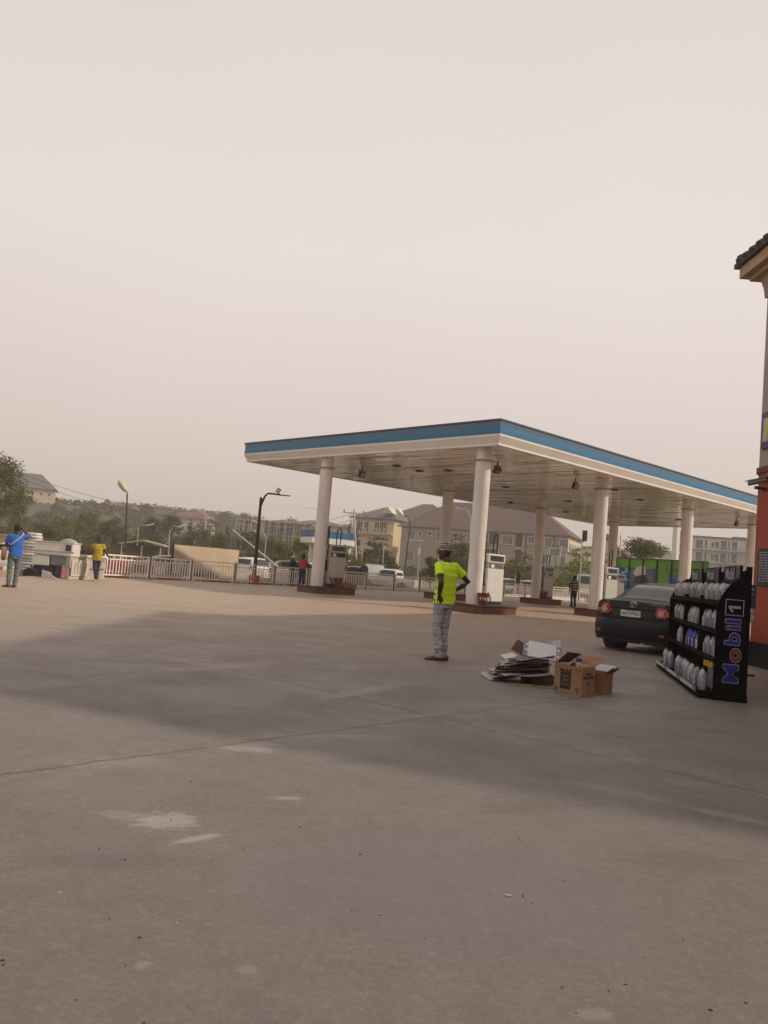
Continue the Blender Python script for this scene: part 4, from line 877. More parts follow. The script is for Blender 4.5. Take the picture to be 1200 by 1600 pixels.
    if hair and not cap:
        m = MB(); hr = []
        for z, rx, ry, dy in ((.07, .070, .060, -.036), (.10, .080, .082, -.022), (.15, .082, .098, -.010), (.19, .074, .092, -.008), (.222, .050, .066, -.008), (.243, .012, .016, -.008)):
            hr.append([hd_ + (Mh @ V((q.x, q.y, 0)))*k + V((0, 0, z*k)) for q in ell((0, dy, 0), rx, ry, 16)])
        m.loft(hr); m.build('hair', hair, o, smooth=180)
    if cap:
        m = MB(); hr = []
        for z, rx, ry, dy in ((.120, .086, .108, -.004), (.16, .088, .110, -.004), (.20, .082, .103, -.004), (.235, .066, .085, -.004), (.262, .030, .04, -.004), (.268, .006, .008, -.004)):
            hr.append([hd_ + (Mh @ V((q.x, q.y, 0)))*k + V((0, 0, (z-.004*(q.y > .05))*k)) for q in ell((0, dy, 0), rx, ry, 20)])
        m.loft(hr)
        m.loft([[hp(x, y, z+dz) for x, y, z in ((-.06, .085, .135), (-.045, .125, .124), (0, .142, .120), (.045, .125, .124), (.06, .085, .135))] for dz in (0, .008)])
        m.build('cap', cap, o, smooth=60)
    return o
def cloth(name, col, **kw): return mat(name, col, .9, var=kw.get('var', .14), scale=kw.get('scale', 10), bump=.25, bscale=90)
hair_m = mat('black_hair', (.010, .008, .008), .9, bump=.6, bscale=60)
# lime shirt with dark slanting stripes low on its front
def lime_mat():
    m = bpy.data.materials.new('lime_shirt'); m.use_nodes = True; nt = m.node_tree; L = nt.links.new; b = nt.nodes['Principled BSDF']; b.inputs['Roughness'].default_value = .8
    tc = nd(nt, 'ShaderNodeTexCoord'); sp = nd(nt, 'ShaderNodeSeparateXYZ'); L(tc.outputs['Object'], sp.inputs[0])
    wv = nd(nt, 'ShaderNodeTexWave', Scale=5.5, Distortion=2.2); wv.bands_direction = 'DIAGONAL'; mp = nd(nt, 'ShaderNodeMapping'); mp.inputs['Scale'].default_value = (1.2, -1.2, 1.0); L(tc.outputs['Object'], mp.inputs[0]); L(mp.outputs[0], wv.inputs[0])
    g1 = nd(nt, 'ShaderNodeMath', operation='GREATER_THAN'); L(wv.outputs[1], g1.inputs[0]); g1.inputs[1].default_value = .72
    g2 = nd(nt, 'ShaderNodeMapRange'); L(sp.outputs[1], g2.inputs[0]); g2.inputs[1].default_value = .02; g2.inputs[2].default_value = .05
    g3 = nd(nt, 'ShaderNodeMapRange'); L(sp.outputs[2], g3.inputs[0]); g3.inputs[1].default_value = 1.30; g3.inputs[2].default_value = 1.22
    a = nd(nt, 'ShaderNodeMath', operation='MULTIPLY'); L(g1.outputs[0], a.inputs[0]); L(g2.outputs[0], a.inputs[1]); a2 = nd(nt, 'ShaderNodeMath', operation='MULTIPLY'); L(a.outputs[0], a2.inputs[0]); L(g3.outputs[0], a2.inputs[1])
    mx = nd(nt, 'ShaderNodeMix', data_type='RGBA'); L(a2.outputs[0], mx.inputs[0]); mx.inputs[6].default_value = (.66, .95, .03, 1); mx.inputs[7].default_value = (.03, .045, .02, 1); L(mx.outputs[2], b.inputs['Base Color'])
    return m
def band_mat(name, c1, c2, scale, thr=.5, dist=1.5, direction='Z'):
    m = bpy.data.materials.new(name); m.use_nodes = True; nt = m.node_tree; L = nt.links.new; b = nt.nodes['Principled BSDF']; b.inputs['Roughness'].default_value = .85
    tc = nd(nt, 'ShaderNodeTexCoord'); wv = nd(nt, 'ShaderNodeTexWave', Scale=scale, Distortion=dist); wv.bands_direction = direction; wv.inputs['Detail Scale'].default_value = 3.; L(tc.outputs['Object'], wv.inputs[0])
    g = nd(nt, 'ShaderNodeMath', operation='GREATER_THAN'); L(wv.outputs[1], g.inputs[0]); g.inputs[1].default_value = thr
    mx = nd(nt, 'ShaderNodeMix', data_type='RGBA'); L(g.outputs[0], mx.inputs[0]); mx.inputs[6].default_value = (*c1, 1); mx.inputs[7].default_value = (*c2, 1); L(mx.outputs[2], b.inputs['Base Color']); return m
jeans = mat('washed_grey_jeans', (.37, .355, .39), .9, var=.38, scale=7, bump=.4, bscale=45, detail=8)
mp_ = G(687, 1031.5)
man = person('man in a lime shirt, grey jeans and patterned cap standing with hands on hips', mp_, R(46), 1.79,
   J=dict(LE=(-.30, -.16, 1.16), LW=(-.215, -.07, .965), RE=(.43, -.10, 1.20), RW=(.225, .06, 1.02), pel=(.0, .0, .93), chest=(.0, -.02, 1.28), neck=(-.02, -.01, 1.475), head=(-.03, .03, 1.525),
          LH=(-.085, .02, .90), RH=(.085, -.0, .90), LK=(-.09, .03, .49), RK=(.075, .03, .49), LA=(-.085, -.05, .09), RA=(.07, .0, .09), LT=(-.52, .85, 0), RT=(-.45, .9, 0)),
   shirt=lime_mat(), trousers=jeans, shoes=mat('red_brown_leather', (.085, .022, .016), .5, var=.3), cap=band_mat('patterned_cap', (.42, .38, .33), (.02, .018, .016), 9., .5, 5.), head_yaw=R(22), voxel=.0105,
   hand_dirs={'L': (V((.5, -.05, -.6)), V((.3, .9, .1))), 'R': (V((-.75, .1, -.45)), V((-.2, -1, 0)))}, sleeve=.58, hem=.85, leg_w=.94, tee_w=.99)
blue_tee = cloth('royal_blue_shirt', (.025, .13, .50)); greyj = mat('green_grey_trousers', (.13, .16, .155), .9, var=.25)
bp2 = G(18, 917.5)
bl = person('man in a blue shirt with one hand raised to his head', bp2, R(38), 1.70,
   J=dict(RE=(.36, .02, 1.44), RW=(.13, .04, 1.62), LE=(-.24, .10, 1.16), LW=(-.36, .36, 1.12), LA=(-.10, -.03, .09), RA=(.08, .02, .09), LT=(-.5, .8, 0), RT=(-.2, 1, 0), head=(-.02, .03, 1.52)),
   shirt=blue_tee, trousers=greyj, shoes=mat('brown_sandal', (.16, .07, .04), .7), hair=hair_m, voxel=.014, head_yaw=R(15), hand_dirs={'R': (V((-.7, .0, .4)), V((0, -.5, -.5)))}, sleeve=.66, hem=.84, fingers=False)
m = MB(); Mb = Matrix.Rotation(R(38), 3, 'Z')
m.loft([ [V((.17*math.cos(a)*s, y, .20*math.sin(a)*s)) for a in [2*math.pi*i/18 for i in range(18)]] for y, s in ((-.06, .75), (-.045, .98), (.045, .98), (.06, .75))]); bagc = bp2 + Mb @ V((-.29, -.02, .90))
bag = m.build('bag', mat('tan_leather', (.26, .14, .085), .6), loc=bagc, rz=R(110), smooth=50); tag(bag, 'round tan leather bag hanging at the hip of the man in blue', 'bag')
m = MB(); loop = [V((-.27, -.03, 1.08)), V((-.2, -.15, 1.13)), V((-.02, -.16, 1.3)), V((.12, -.125, 1.45)), V((.15, .0, 1.50)), V((.08, .13, 1.42)), V((-.1, .15, 1.2)), V((-.24, .1, 1.06)), V((-.27, -.03, 1.08))]
iv = Matrix.Rotation(R(-110), 3, 'Z')
m.tube([iv @ (bp2 + Mb @ p - bagc) for p in loop], .013, 6); m.build('strap', mat('pale_strap', (.50, .50, .52), .7), bag, smooth=60)
m = MB(); q = bp2 + Mb @ V((.09, -.133, 1.36)); m.text('PRO', .12, frame((0, 0, 0), Mb @ V((.9, .0, .25)), Mb @ V((-.25, 0, .9))), 0, ext=.004, bold=.004)
# partner at the frame edge, only an arm reaches into view
pp = G(-26, 922); person('person at the left frame edge with only a reaching forearm in view', pp, R(-65), 1.70, J=dict(LE=(-.23, .14, 1.14), LW=(-.10, .40, 1.16), RE=(.25, .1, 1.14)), shirt=cloth('red_shirt', (.30, .05, .04)), trousers=greyj, shoes=black_rubber, hair=hair_m, voxel=.016, fingers=False)
yt = G(148, 907.5)
yp_ = person('man in a yellow shirt and dark cap walking with crossed legs before the fence', yt, R(188), 1.62,
   J=dict(RH=(.08, 0, .9), LH=(-.08, 0, .9), RK=(.03, .10, .49), LK=(-.06, -.02, .49), RA=(-.07, .14, .09), LA=(-.02, -.12, .10), LE=(-.30, .0, 1.20), LW=(-.46, .05, .96), RE=(.27, -.02, 1.18), RW=(.18, .22, 1.10)),
   shirt=cloth('mustard_shirt', (.42, .33, .02), var=.35, scale=6), trousers=cloth('navy_trousers', (.022, .02, .06)), shoes=mat('pale_trainers', (.48, .43, .36), .7), cap=mat('dark_cap', (.015, .015, .02), .8), voxel=.016, fingers=False, tee_w=1.12, hem=.80)
m = MB(); m.loft([ell((.03*math.sin(z*30), 0, z), rx*.75, ry, 12, p=3) for z, rx, ry in ((-.15, .06, .05), (-.12, .12, .08), (-.02, .09, .09), (.06, .13, .08), (.13, .07, .06), (.16, .03, .03))])
bd = m.build('bundle', mat('brown_white_cloth', (.085, .055, .035), .9, var=.7, scale=14), loc=yt+V((-.24, -.16, 1.12)), smooth=60); tag(bd, 'brown and white bundle held in the arm of the man in yellow', 'bundle')
a1 = G(470, 917.5); person('attendant in a red top and navy trousers standing by the fence with back turned', a1, R(-15), 1.70, shirt=cloth('red_orange_top', (.42, .07, .04), var=.2), trousers=cloth('navy_overall', (.02, .022, .06)), shoes=black_rubber, hair=hair_m, voxel=.018, fingers=False, J=dict(LE=(-.27, .05, 1.16), LW=(-.2, .26, 1.08), RE=(.30, .06, 1.16), RW=(.22, .25, 1.05)), hem=.98)
a2_ = G(455, 915); person('person in black with a white cap leaning at the fence beside the attendant', a2_, R(60), 1.58, shirt=cloth('black_top', (.015, .015, .018)), trousers=cloth('black_trousers', (.012, .012, .014)), shoes=black_rubber, cap=mat('white_cap', (.6, .6, .6), .8), voxel=.018, fingers=False, sleeve=1.5)
st_ = G(895, 948); person('man in a black and white striped shirt standing under the canopy between two pumps', st_, R(20), 1.80, shirt=band_mat('striped_shirt', (.012, .012, .016), (.34, .34, .36), 2.1, .66, .2), trousers=cloth('dark_jeans', (.012, .012, .016)), shoes=black_rubber, hair=hair_m, voxel=.016, fingers=False, J=dict(LE=(-.25, .0, 1.13), LW=(-.27, .03, .87)))
# ------------------------------------------------------------------ fence panels along the edge of the yard
def fence_panel(L_, label):
    o = thing('metal_railing', label, 'railing', (0, 0, 0), 0, 'cream metal railing panels along the yard edge'); h = .95
    m = MB(); a, b = .06, L_-.06
    for x in (a, b): m.box((x, 0, h/2+.02), (.06, .05, h))
    m.box(((a+b)/2, 0, h), (b-a-.061, .06, .06)); m.box(((a+b)/2, 0, h-.17), (b-a-.061, .04, .045)); m.box(((a+b)/2, 0, .12), (b-a-.061, .05, .05)); m.build('frame', fence_paint, o)
    m = MB(); n_ = int((b-a)/.15)
    for k in range(1, n_):
        x = a+(b-a)*k/n_; m.box((x, 0, .455), (.032, .025, .60))
        if k % 2: m.box((x, 0, h-.10), (.03, .02, .10))
    m.build('bars', fence_paint, o)
    return o
post_m = mat('brown_post', (.20, .13, .09), .8)
pts = FL[:]; seglen = [(pts[i+1]-pts[i]).length for i in range(len(pts)-1)]; tot = sum(seglen)
def along(s):
    for i, l in enumerate(seglen):
        if s <= l or i == len(seglen)-1: return pts[i].lerp(pts[i+1], s/l)
        s -= l
PL = 2.46; s_ = .05; k = 0; proto = None; proto_post = None
# little gap lets the left-most panel be short
wn = ['leftmost, short and beside the old balustrade', 'second from the left, before the red umbrella', 'third from the left, half over the brown hoarding', 'fourth from the left, before the brown hoarding', 'fifth from the left, behind the curved lamp post', 'sixth from the left, before parked cars', 'behind the attendant in red', 'behind the left pump island', 'first to the right of the left pump', 'second to the right of the left pump', 'third to the right of the left pump', 'fourth to the right of the left pump', 'behind the man in the lime shirt', 'right of the near corner column', 'before the silver parked cars', 'by the low traffic light', 'between the two back row pumps', 'behind the man in the striped shirt', 'right of the striped man', 'farthest to the right']
while s_ < tot-1 and k < 20:
    a = along(s_); b = along(min(tot, s_+PL)); rzf = math.atan2(b.y-a.y, b.x-a.x)
    lab = f'cream metal railing panel {wn[k]}'
    if proto is None:
        proto = fence_panel(PL, lab); proto.location = (a.x, a.y, 0); proto.rotation_euler.z = rzf
        proto_post = tag(MB().box((0, 0, .5), (.07, .07, 1.0)).build('fence_post', post_m, loc=(a.x, a.y, 0)), 'x', 'post', 'brown posts between the railing panels')
        proto_post['label'] = 'slim brown post between two cream railing panels'
    else:
        dup(proto, (a.x, a.y, 0), rzf, lab); c = a - (b-a).normalized()*.035; q = proto_post.copy(); COL.objects.link(q); q.location = (c.x, c.y, 0)
    s_ += PL+.07; k += 1
# old weathered concrete balustrade at the left
oldc = mat('weathered_concrete', (.40, .36, .30), .9, var=.35, scale=3, bump=.5, bscale=15)
a, b = G(103, 905), G(160, 906); L_ = (b-a).length
o = thing('balustrade', 'old weathered concrete balustrade behind the walking man in yellow', 'balustrade', (a.x, a.y, 0), math.atan2(b.y-a.y, b.x-a.x))
m = MB(); m.box((L_/2, 0, .06), (L_, .22, .12)); m.box((L_/2, 0, .62), (L_, .2, .42)); m.box((L_/2, .0, .24), (L_*.98, .1, .35)); m.build('panel', oldc, o, bevel=.01)
m = MB(); m.box((L_/2, 0, .87), (L_+.1, .28, .08)); m.build('coping', white_paint, o, bevel=.01)
m = MB(); m.box((.55, -.12, .42), (.95, .03, .6)); m.build('infill', mat('pale_infill', (.52, .48, .42), .8), o)
m = MB()
for k in range(5): m.box((.25+k*.15, -.14, .42), (.05, .02, .4))
m.build('bars', oldc, o)
# tufts of dry grass under the fence
dry = leafmat('dry_grass', (.16, .13, .06), .4)
m = MB()
for k in range(420):
    s = rnd.uniform(.2, 14); c = along(s) + un*rnd.uniform(-.1, .5); a = rnd.uniform(0, 6.3); h = rnd.uniform(.06, .24); d = V((math.cos(a), math.sin(a), 0))*.02; t = V((rnd.uniform(-.08, .08), rnd.uniform(-.08, .08), h)); m.face([c-d, c+d, c+t])
struct(m.build('grass', dry), 'stuff')
# plain brown hoarding
hb = mat('brown_hoarding_sheet', (.50, .385, .275), .7, var=.10, scale=.6, stretch=(1, 1, 2)); a, b = AT(269, 889, 43.5), AT(371, 892, 48.5); L_ = math.hypot(b.x-a.x, b.y-a.y)
o = thing('hoarding', 'plain brown sheet hoarding standing behind the railing', 'hoarding', (a.x, a.y, 0), math.atan2(b.y-a.y, b.x-a.x))
m = MB(); nn = 24
zt0, zt1 = 1.35+(hor(269)-850.5)/FPX*43.5, 1.35+(hor(371)-859.5)/FPX*48.5
r0 = [V((L_*i/nn, .05*noise.noise(V((i*.5, 0, 1.))), .1)) for i in range(nn+1)]; r1 = [V((L_*i/nn, .07*noise.noise(V((i*.45, 3., 1.))), 1.0)) for i in range(nn+1)]; r2_ = [V((L_*i/nn, .03*noise.noise(V((i*.3, 5., 1.))), zt0+(zt1-zt0)*i/nn)) for i in range(nn+1)]
m.loft([r0, r1, r2_], 0, cap=False, closed=False); m.build('sheet', hb, o, smooth=180)
m = MB()
for x in (0, L_*.33, L_*.66, L_-.1): m.box((x+.05, .12, zt1/2), (.08, .08, zt1*.98))
m.build('frame', dark_metal, o)

# ------------------------------------------------------------------ trees
leafA = leafmat('leaf_mid_green', (.085, .100, .028)); leafB = leafmat('leaf_olive', (.11, .105, .038)); leafC = leafmat('leaf_dark', (.050, .068, .026)); leafD = leafmat('leaf_fresh', (.15, .19, .03)); leafE = leafmat('leaf_grey_far', (.060, .065, .038))
def tree(name, label, px, base_py, top_py, Y, wpx, leaf, style='round', seed=0, lean=0., n=1500, group='trees beyond the road', size=None, trunk_frac=.35, gaps=.0):
    """crown of many small leaf faces in clumps carried by tapered limbs"""
    r = random.Random(seed+int(px*7)); top = AT(px, top_py, Y); sc_ = Y/FPX
    h = top.z; cr_ = wpx*sc_/2; base = V((AT(px-(hor(px)-top_py)*ROLL*0, top_py, Y).x - .0, Y, 0))
    base.x = top.x - lean; base.z = max(GZ, hill(base.x, base.y) if Y > 150 else GZ)
    base.z -= .05
    o = thing(name, label, 'tree' if 'bush' not in name and 'shrub' not in name else 'bush', base, 0, group)
    h = max(1., top.z-base.z); size = (size or max(.16, min(.5, Y*.0024)))*1.15
    z0 = h*trunk_frac; ch = (h-z0)
    m = MB(); tr = max(.05, .018*h)
    bend = [V((lean*t + .04*h*t*noise.noise(V((seed, t*2, 1.))), .03*h*noise.noise(V((seed, t*2, 5.))), h*.8*t)) for t in [i/6 for i in range(7)]]
    m.tube(bend, [tr*(1.25-.95*i/6) for i in range(7)], 7)
    clumps = []
    if style == 'round':
        nc = max(10, int(26*(cr_*ch/9.)**.35)); 
        for k in range(nc):
            a = r.uniform(0, 6.283); u = r.random()**.5; zz = r.random(); prof = math.sin(math.pi*min(1, .12+.86*zz))**.6
            clumps.append((V((lean+cr_*.85*u*prof*math.cos(a), cr_*.8*u*prof*math.sin(a), z0+ch*(.06+.84*zz))), r.uniform(.20, .36)*min(cr_, ch*.8)))
    elif style == 'umbrella':   # tiers of flat feathery layers
        nl = 6
        for l in range(nl):
            zz = l/(nl-1); rad = cr_*(1-.72*zz**1.3)
            for k in range(int(9-5*zz)):
                a = 6.283*k/int(9-5*zz)+r.uniform(-.3, .3); u = r.uniform(.45, .9)
                clumps.append((V((lean*.8+rad*u*math.cos(a), rad*u*math.sin(a), z0+ch*(.08+.86*zz)+r.uniform(-.05, .05)*h)), r.uniform(.30, .46)*rad+.15))
    elif style == 'cypress':
        for k in range(22):
            zz = k/21; rad = cr_*math.sin(math.pi*min(1, .1+.88*zz)); a = r.uniform(0, 6.28); clumps.append((V((rad*.4*math.cos(a), rad*.4*math.sin(a), h*.08+h*.88*zz)), max(.12, rad*.75)))
    for c, rad in clumps:
        if style != 'cypress' and r.random() < .75:
            t = min(.95, max(.25, (c.z-.25*ch)/(.8*h)*.85)); i = min(5, int(t*6)); st0 = bend[i].lerp(bend[i+1], t*6-i); mid = st0.lerp(c, .5)+V((0, 0, -.05*ch)); m.tube([st0, mid, c], [tr*.42, tr*.25, tr*.09], 5)
    m.build('trunk', bark, o, smooth=60)
    m = MB(); tv = sum(rd**2 for c, rd in clumps); vs = []; fs = []
    for c, rad in clumps:
        for k in range(max(6, int(n*2.6*rad**2/tv))):
            d = V((r.gauss(0, 1), r.gauss(0, 1), r.gauss(0, 1))).normalized()*rad*(r.random()**.42)*r.uniform(.75, 1.25); d.z *= (.42 if style == 'umbrella' else .8)
            p = c+d; s = size*r.uniform(.55, 1.25)
            ax = V((r.gauss(0, 1), r.gauss(0, 1), r.gauss(0, .7))).normalized(); nn_ = V((r.gauss(0, 1), r.gauss(0, 1), r.gauss(.7, 1))).normalized(); bx_ = ax.cross(nn_).normalized()
            q = len(vs); vs += [p-ax*s*.5, p-bx_*s*.26+ax*s*.05, p+ax*s*.5, p+bx_*s*.26+ax*s*.05]; fs.append((q, q+1, q+2, q+3))
    m._add(vs, fs); m.build('crown', leaf, o)
    return o
tree('broad_tree', 'big leafy tree rising at the left frame edge above the cream house', -2, 850, 711, 72, 128, leafA, 'round', 1, n=3600, trunk_frac=.42, size=.22)
tree('broad_tree', 'small tree below the big left edge tree, beside the stacked sacks', 26, 850, 786, 68, 78, leafA, 'round', 2, n=1100, trunk_frac=.2)
T = [(68, 818, 62, 70, leafA, 'bushy green tree behind the white generator box'), (108, 806, 84, 84, leafA, 'rounded green tree above the white generator box'), (146, 797, 95, 78, leafA, 'green tree right above the walking man in yellow'), (180, 806, 88, 64, leafB, 'olive tree by the tall tulip street lamp'), (212, 830, 70, 60, leafB, 'low olive tree over the tan roofed shed'),
     (236, 806, 105, 66, leafC, 'dark green tree behind the tan roofed shed'), (272, 803, 112, 72, leafC, 'dark tree above the left half of the brown hoarding'), (312, 824, 100, 74, leafA, 'broad tree above the middle of the brown hoarding'), (345, 832, 96, 60, leafA, 'green tree above the right end of the brown hoarding'), (392, 824, 112, 70, leafC, 'dark green tree behind the curved lamp post'), (425, 838, 108, 66, leafB, 'olive tree right of the curved lamp post'), (438, 846, 96, 60, leafA, 'leafy tree behind the row of parked cars'), (476, 836, 84, 54, leafD, 'fresh light green tree left of the small blue canopy'), (400, 858, 80, 58, leafB, 'low bushy tree behind the white off roader'), (50, 846, 56, 66, leafB, 'dense low tree behind the stacked sacks'), (120, 842, 62, 70, leafB, 'low bushy tree behind the balustrade')]
for i, (px, ty, Y, wp_, lf, lb) in enumerate(T): tree('bushy_tree', lb, px, 0, ty, Y, wp_, lf, 'round', 10+i, n=1700, trunk_frac=.12)
tree('cypress', 'narrow cypress in front of the red brown roofed house', 299, 0, 810, 118, 13, leafC, 'cypress', 31, n=500, size=.3)
tree('cypress', 'tall narrow cypress left of the scaffolded concrete frame', 356, 0, 816, 122, 14, leafC, 'cypress', 32, n=500, size=.3)
tree('cypress', 'narrow dark conifer beside the leaning utility pole', 560, 0, 806, 128, 12, leafC, 'cypress', 34, n=500, size=.3)
tree('cypress', 'dark conifer at the left wall of the cream house under construction', 549, 0, 798, 140, 12, leafC, 'cypress', 35, n=400, size=.3)
tree('feathery_tree', 'dark feathery tree in front of the cream house under construction', 590, 0, 841, 86, 74, leafC, 'umbrella', 41, n=1700, trunk_frac=.3, size=.24)
tree('bush', 'grey green bush behind the pickup trucks', 582, 0, 866, 74, 90, leafB, 'round', 42, n=1300, trunk_frac=.05)
tree('bush', 'olive bush between left pump and utility pole', 545, 0, 862, 76, 46, leafB, 'round', 43, n=700, trunk_frac=.05)
tree('feathery_tree', 'feathery tree with a bare trunk left of the man in the lime shirt', 716, 0, 838, 84, 74, leafB, 'umbrella', 44, n=1700, trunk_frac=.42, size=.24)
tree('bush', 'dark shrub left of the bare trunked feathery tree', 676, 0, 868, 82, 44, leafC, 'round', 45, n=800, trunk_frac=.05)
tree('feathery_tree', 'olive feathery tree right of the white fuel pump', 815, 0, 864, 96, 104, leafB, 'umbrella', 46, n=2200, trunk_frac=.25, size=.25)
tree('feathery_tree', 'olive tree rising behind the near corner column', 752, 0, 838, 100, 60, leafB, 'umbrella', 47, n=1100, trunk_frac=.3, size=.25)
tree('conifer_tree', 'bright green layered tree behind the striped man', 908, 0, 852, 92, 84, leafD, 'umbrella', 48, n=2200, trunk_frac=.2, size=.24)
tree('conifer_tree', 'layered green tree behind the second near column', 944, 0, 862, 96, 50, leafA, 'umbrella', 49, n=1000, trunk_frac=.2, size=.24)
tree('feathery_tree', 'wide flat topped tree rising behind the green hoarding', 1006, 0, 841, 80, 96, leafA, 'round', 50, n=2600, trunk_frac=.42, size=.22)
tree('palm_like_tree', 'small far tree on the skyline at the left hill', 232, 0, 786, 260, 26, leafE, 'round', 51, n=300, trunk_frac=.3, size=.7)
for i, (px, ty, Y, wp_) in enumerate(((95, 780, 300, 60), (130, 786, 310, 60), (20, 800, 150, 90), (70, 798, 165, 60), (350, 800, 260, 50), (385, 802, 270, 50), (455, 806, 260, 40), (215, 800, 240, 60), (330, 806, 200, 50))): tree('far_tree', ['hazy tree on the slope right of the cream house', 'hazy tree on the crest left of the brick roofed house', 'dim tree on the slope under the cream house', 'dim tree at the foot of the cream house', 'hazy tree behind the tall cypress', 'hazy tree on the skyline above the scaffolded frame', 'hazy tree above the long scaffolded frame', 'hazy tree under the brick roofed house', 'hazy tree beside the red brown roofed house'][i], px, 0, ty, Y, wp_, leafE, 'round', 60+i, n=500, trunk_frac=.1, size=Y*.0028, group='hazy trees on the far slope')
# far wood on the hill reads as one mass
m = MB(); r = random.Random(9); vs = []; fs = []
for k in range(1500):
    x = r.uniform(-230, 60); y = r.uniform(250, 480); R_ = r.uniform(2.2, 4.6)
    if k > 850: x = r.uniform(-190, 10); y = r.uniform(158, 262); R_ = r.uniform(1.2, 2.7)
    z = hill(x, y)
    for j in range(26):
        d = V((r.gauss(0, 1), r.gauss(0, 1), r.gauss(0, 1))).normalized()*R_*r.uniform(.5, 1.1); d.z = abs(d.z)*.8; p = V((x, y, z))+d; s = r.uniform(.7, 1.4); ax = V((r.gauss(0, 1), r.gauss(0, 1), r.gauss(0, .6))).normalized(); bx_ = ax.cross(V((r.gauss(0, 1), r.gauss(0, 1), r.gauss(.6, 1)))).normalized()
        q = len(vs); vs += [p-ax*s, p-bx_*s*.7, p+ax*s, p+bx_*s*.7]; fs.append((q, q+1, q+2, q+3))
m._add(vs, fs); struct(m.build('distant_wood', leafE), 'stuff')

# ------------------------------------------------------------------ houses
winf = mat('white_window_frame', (.62, .58, .52), .6); pane_m = mat('window_pane', (.10, .10, .11), .15, var=.3, scale=2); dark_open = mat('dark_opening', (.045, .038, .04), .8); gut = mat('dark_gutter', (.07, .045, .04), .6)
WIN = {}
def window(parent, face, x, z, w_, h_, kind='w', W=0., D=0.):
    """face: f (front, -y), r (+x side), l (-x side)"""
    key = (round(w_, 2), round(h_, 2), kind)
    if key not in WIN:
        m = MB(); fr_ = .12
        if kind == 'arch':
            n_ = 8; out_ = [(-w_/2-fr_, -h_/2-fr_), (w_/2+fr_, -h_/2-fr_)] + [((w_/2+fr_)*math.cos(math.pi*i/n_), h_/2-w_*.25+(w_*.25+fr_)*math.sin(math.pi*i/n_)) for i in range(n_+1)]
            inn = [(-w_/2, -h_/2), (w_/2, -h_/2)] + [(w_/2*math.cos(math.pi*i/n_), h_/2-w_*.25+w_*.25*math.sin(math.pi*i/n_)) for i in range(n_+1)]
            m.prism(out_, .06, 0, frame((0, 0, 0), (1, 0, 0), (0, 0, 1))); p = MB(); p.prism(inn, .03, 0, frame((0, -.061, 0), (1, 0, 0), (0, 0, 1)))
        else:
            for sx in (-1, 1): m.box((sx*(w_/2+fr_/2), -.03, 0), (fr_, .10, h_+2*fr_))
            for sz in (-1, 1): m.box((0, -.03, sz*(h_/2+fr_/2)), (w_, .10, fr_))
            nb = max(1, int(w_/.42))
            for q in range(1, nb): m.box((-w_/2+w_*q/nb, -.04, 0), (.055, .06, h_))
            p = MB(); p.box((0, -.008, 0), (w_, .012, h_))
        WIN[key] = (m.mesh('window', winf), p.mesh('pane', dark_open if kind in ('arch', 'open') else pane_m))
    a, b = WIN[key]
    o = bpy.data.objects.new('window', a); COL.objects.link(o); o.parent = parent; q = bpy.data.objects.new('pane', b); COL.objects.link(q); q.parent = o
    if face == 'f': o.location = (x, -.003, z)
    elif face == 'r': o.location = (W/2+.003, x, z); o.rotation_euler.z = math.pi/2
    else: o.location = (-W/2-.003, x, z); o.rotation_euler.z = -math.pi/2
    return o
def house(label, c, rz_, W, D, h, wallm, roofm, roof='hip', rh=3., over=.7, wins=(), group=None, name='house', cat='house'):
    """front wall centred on c, facing local -y"""
    o = thing(name, label, cat, c, rz_, group)
    m = MB(); m.box((0, D/2, h/2-.5), (W, D, h+1)); m.build('wall', wallm, o)
    if roof:
        m = MB(); x0, x1, y0, y1 = -W/2-over, W/2+over, -over, D+over; k = (y1-y0)/2
        ins = min(k, (x1-x0)/2-.3)
        rdg = [V((x0+ins, D/2, h+rh)), V((x1-ins, D/2, h+rh))] if roof == 'hip' else [V((x0, D/2, h+rh)), V((x1, D/2, h+rh))]
        e_ = [V((x0, y0, h+.05)), V((x1, y0, h+.05)), V((x1, y1, h+.05)), V((x0, y1, h+.05))]
        m._add(e_+rdg+[p-V((0, 0, .12)) for p in e_], [(0, 1, 5, 4), (2, 3, 4, 5), (1, 2, 5), (3, 0, 4), (9, 8, 7, 6), (0, 6, 7, 1), (1, 7, 8, 2), (2, 8, 9, 3), (3, 9, 6, 0)]); m.build('roof', roofm, o)
        m = MB(); m.box((0, y0-.05, h-.05), (x1-x0, .1, .16)); m.build('gutter', gut, o)
    for w_ in wins: window(o, *w_, W=W, D=D)
    return o
roof_br = mat('brown_shingle', (.105, .068, .062), .8, var=.18, scale=.35, bump=.3, bscale=6, stretch=(1, 1, 3)); roof_gr = mat('grey_brown_shingle', (.105, .078, .074), .8, var=.15, scale=.4); roof_red = mat('red_brown_roof', (.17, .085, .07), .8, var=.2, scale=.4); roof_slate = mat('slate_roof', (.10, .095, .10), .8, var=.15, scale=.5)
wall_tan = mat('tan_render', (.32, .255, .195), .85, var=.10, scale=.25); wall_cream = mat('cream_render', (.60, .47, .30), .85, var=.14, scale=.3); wall_grey = mat('bare_grey_render', (.30, .27, .26), .9, var=.15, scale=.4); wall_pale = mat('pale_render', (.58, .52, .46), .85, var=.12, scale=.3); wall_yel = mat('pale_yellow_render', (.58, .52, .36), .85, var=.1, scale=.3); wall_white = mat('offwhite_render', (.55, .53, .52), .85, var=.10, scale=.3)
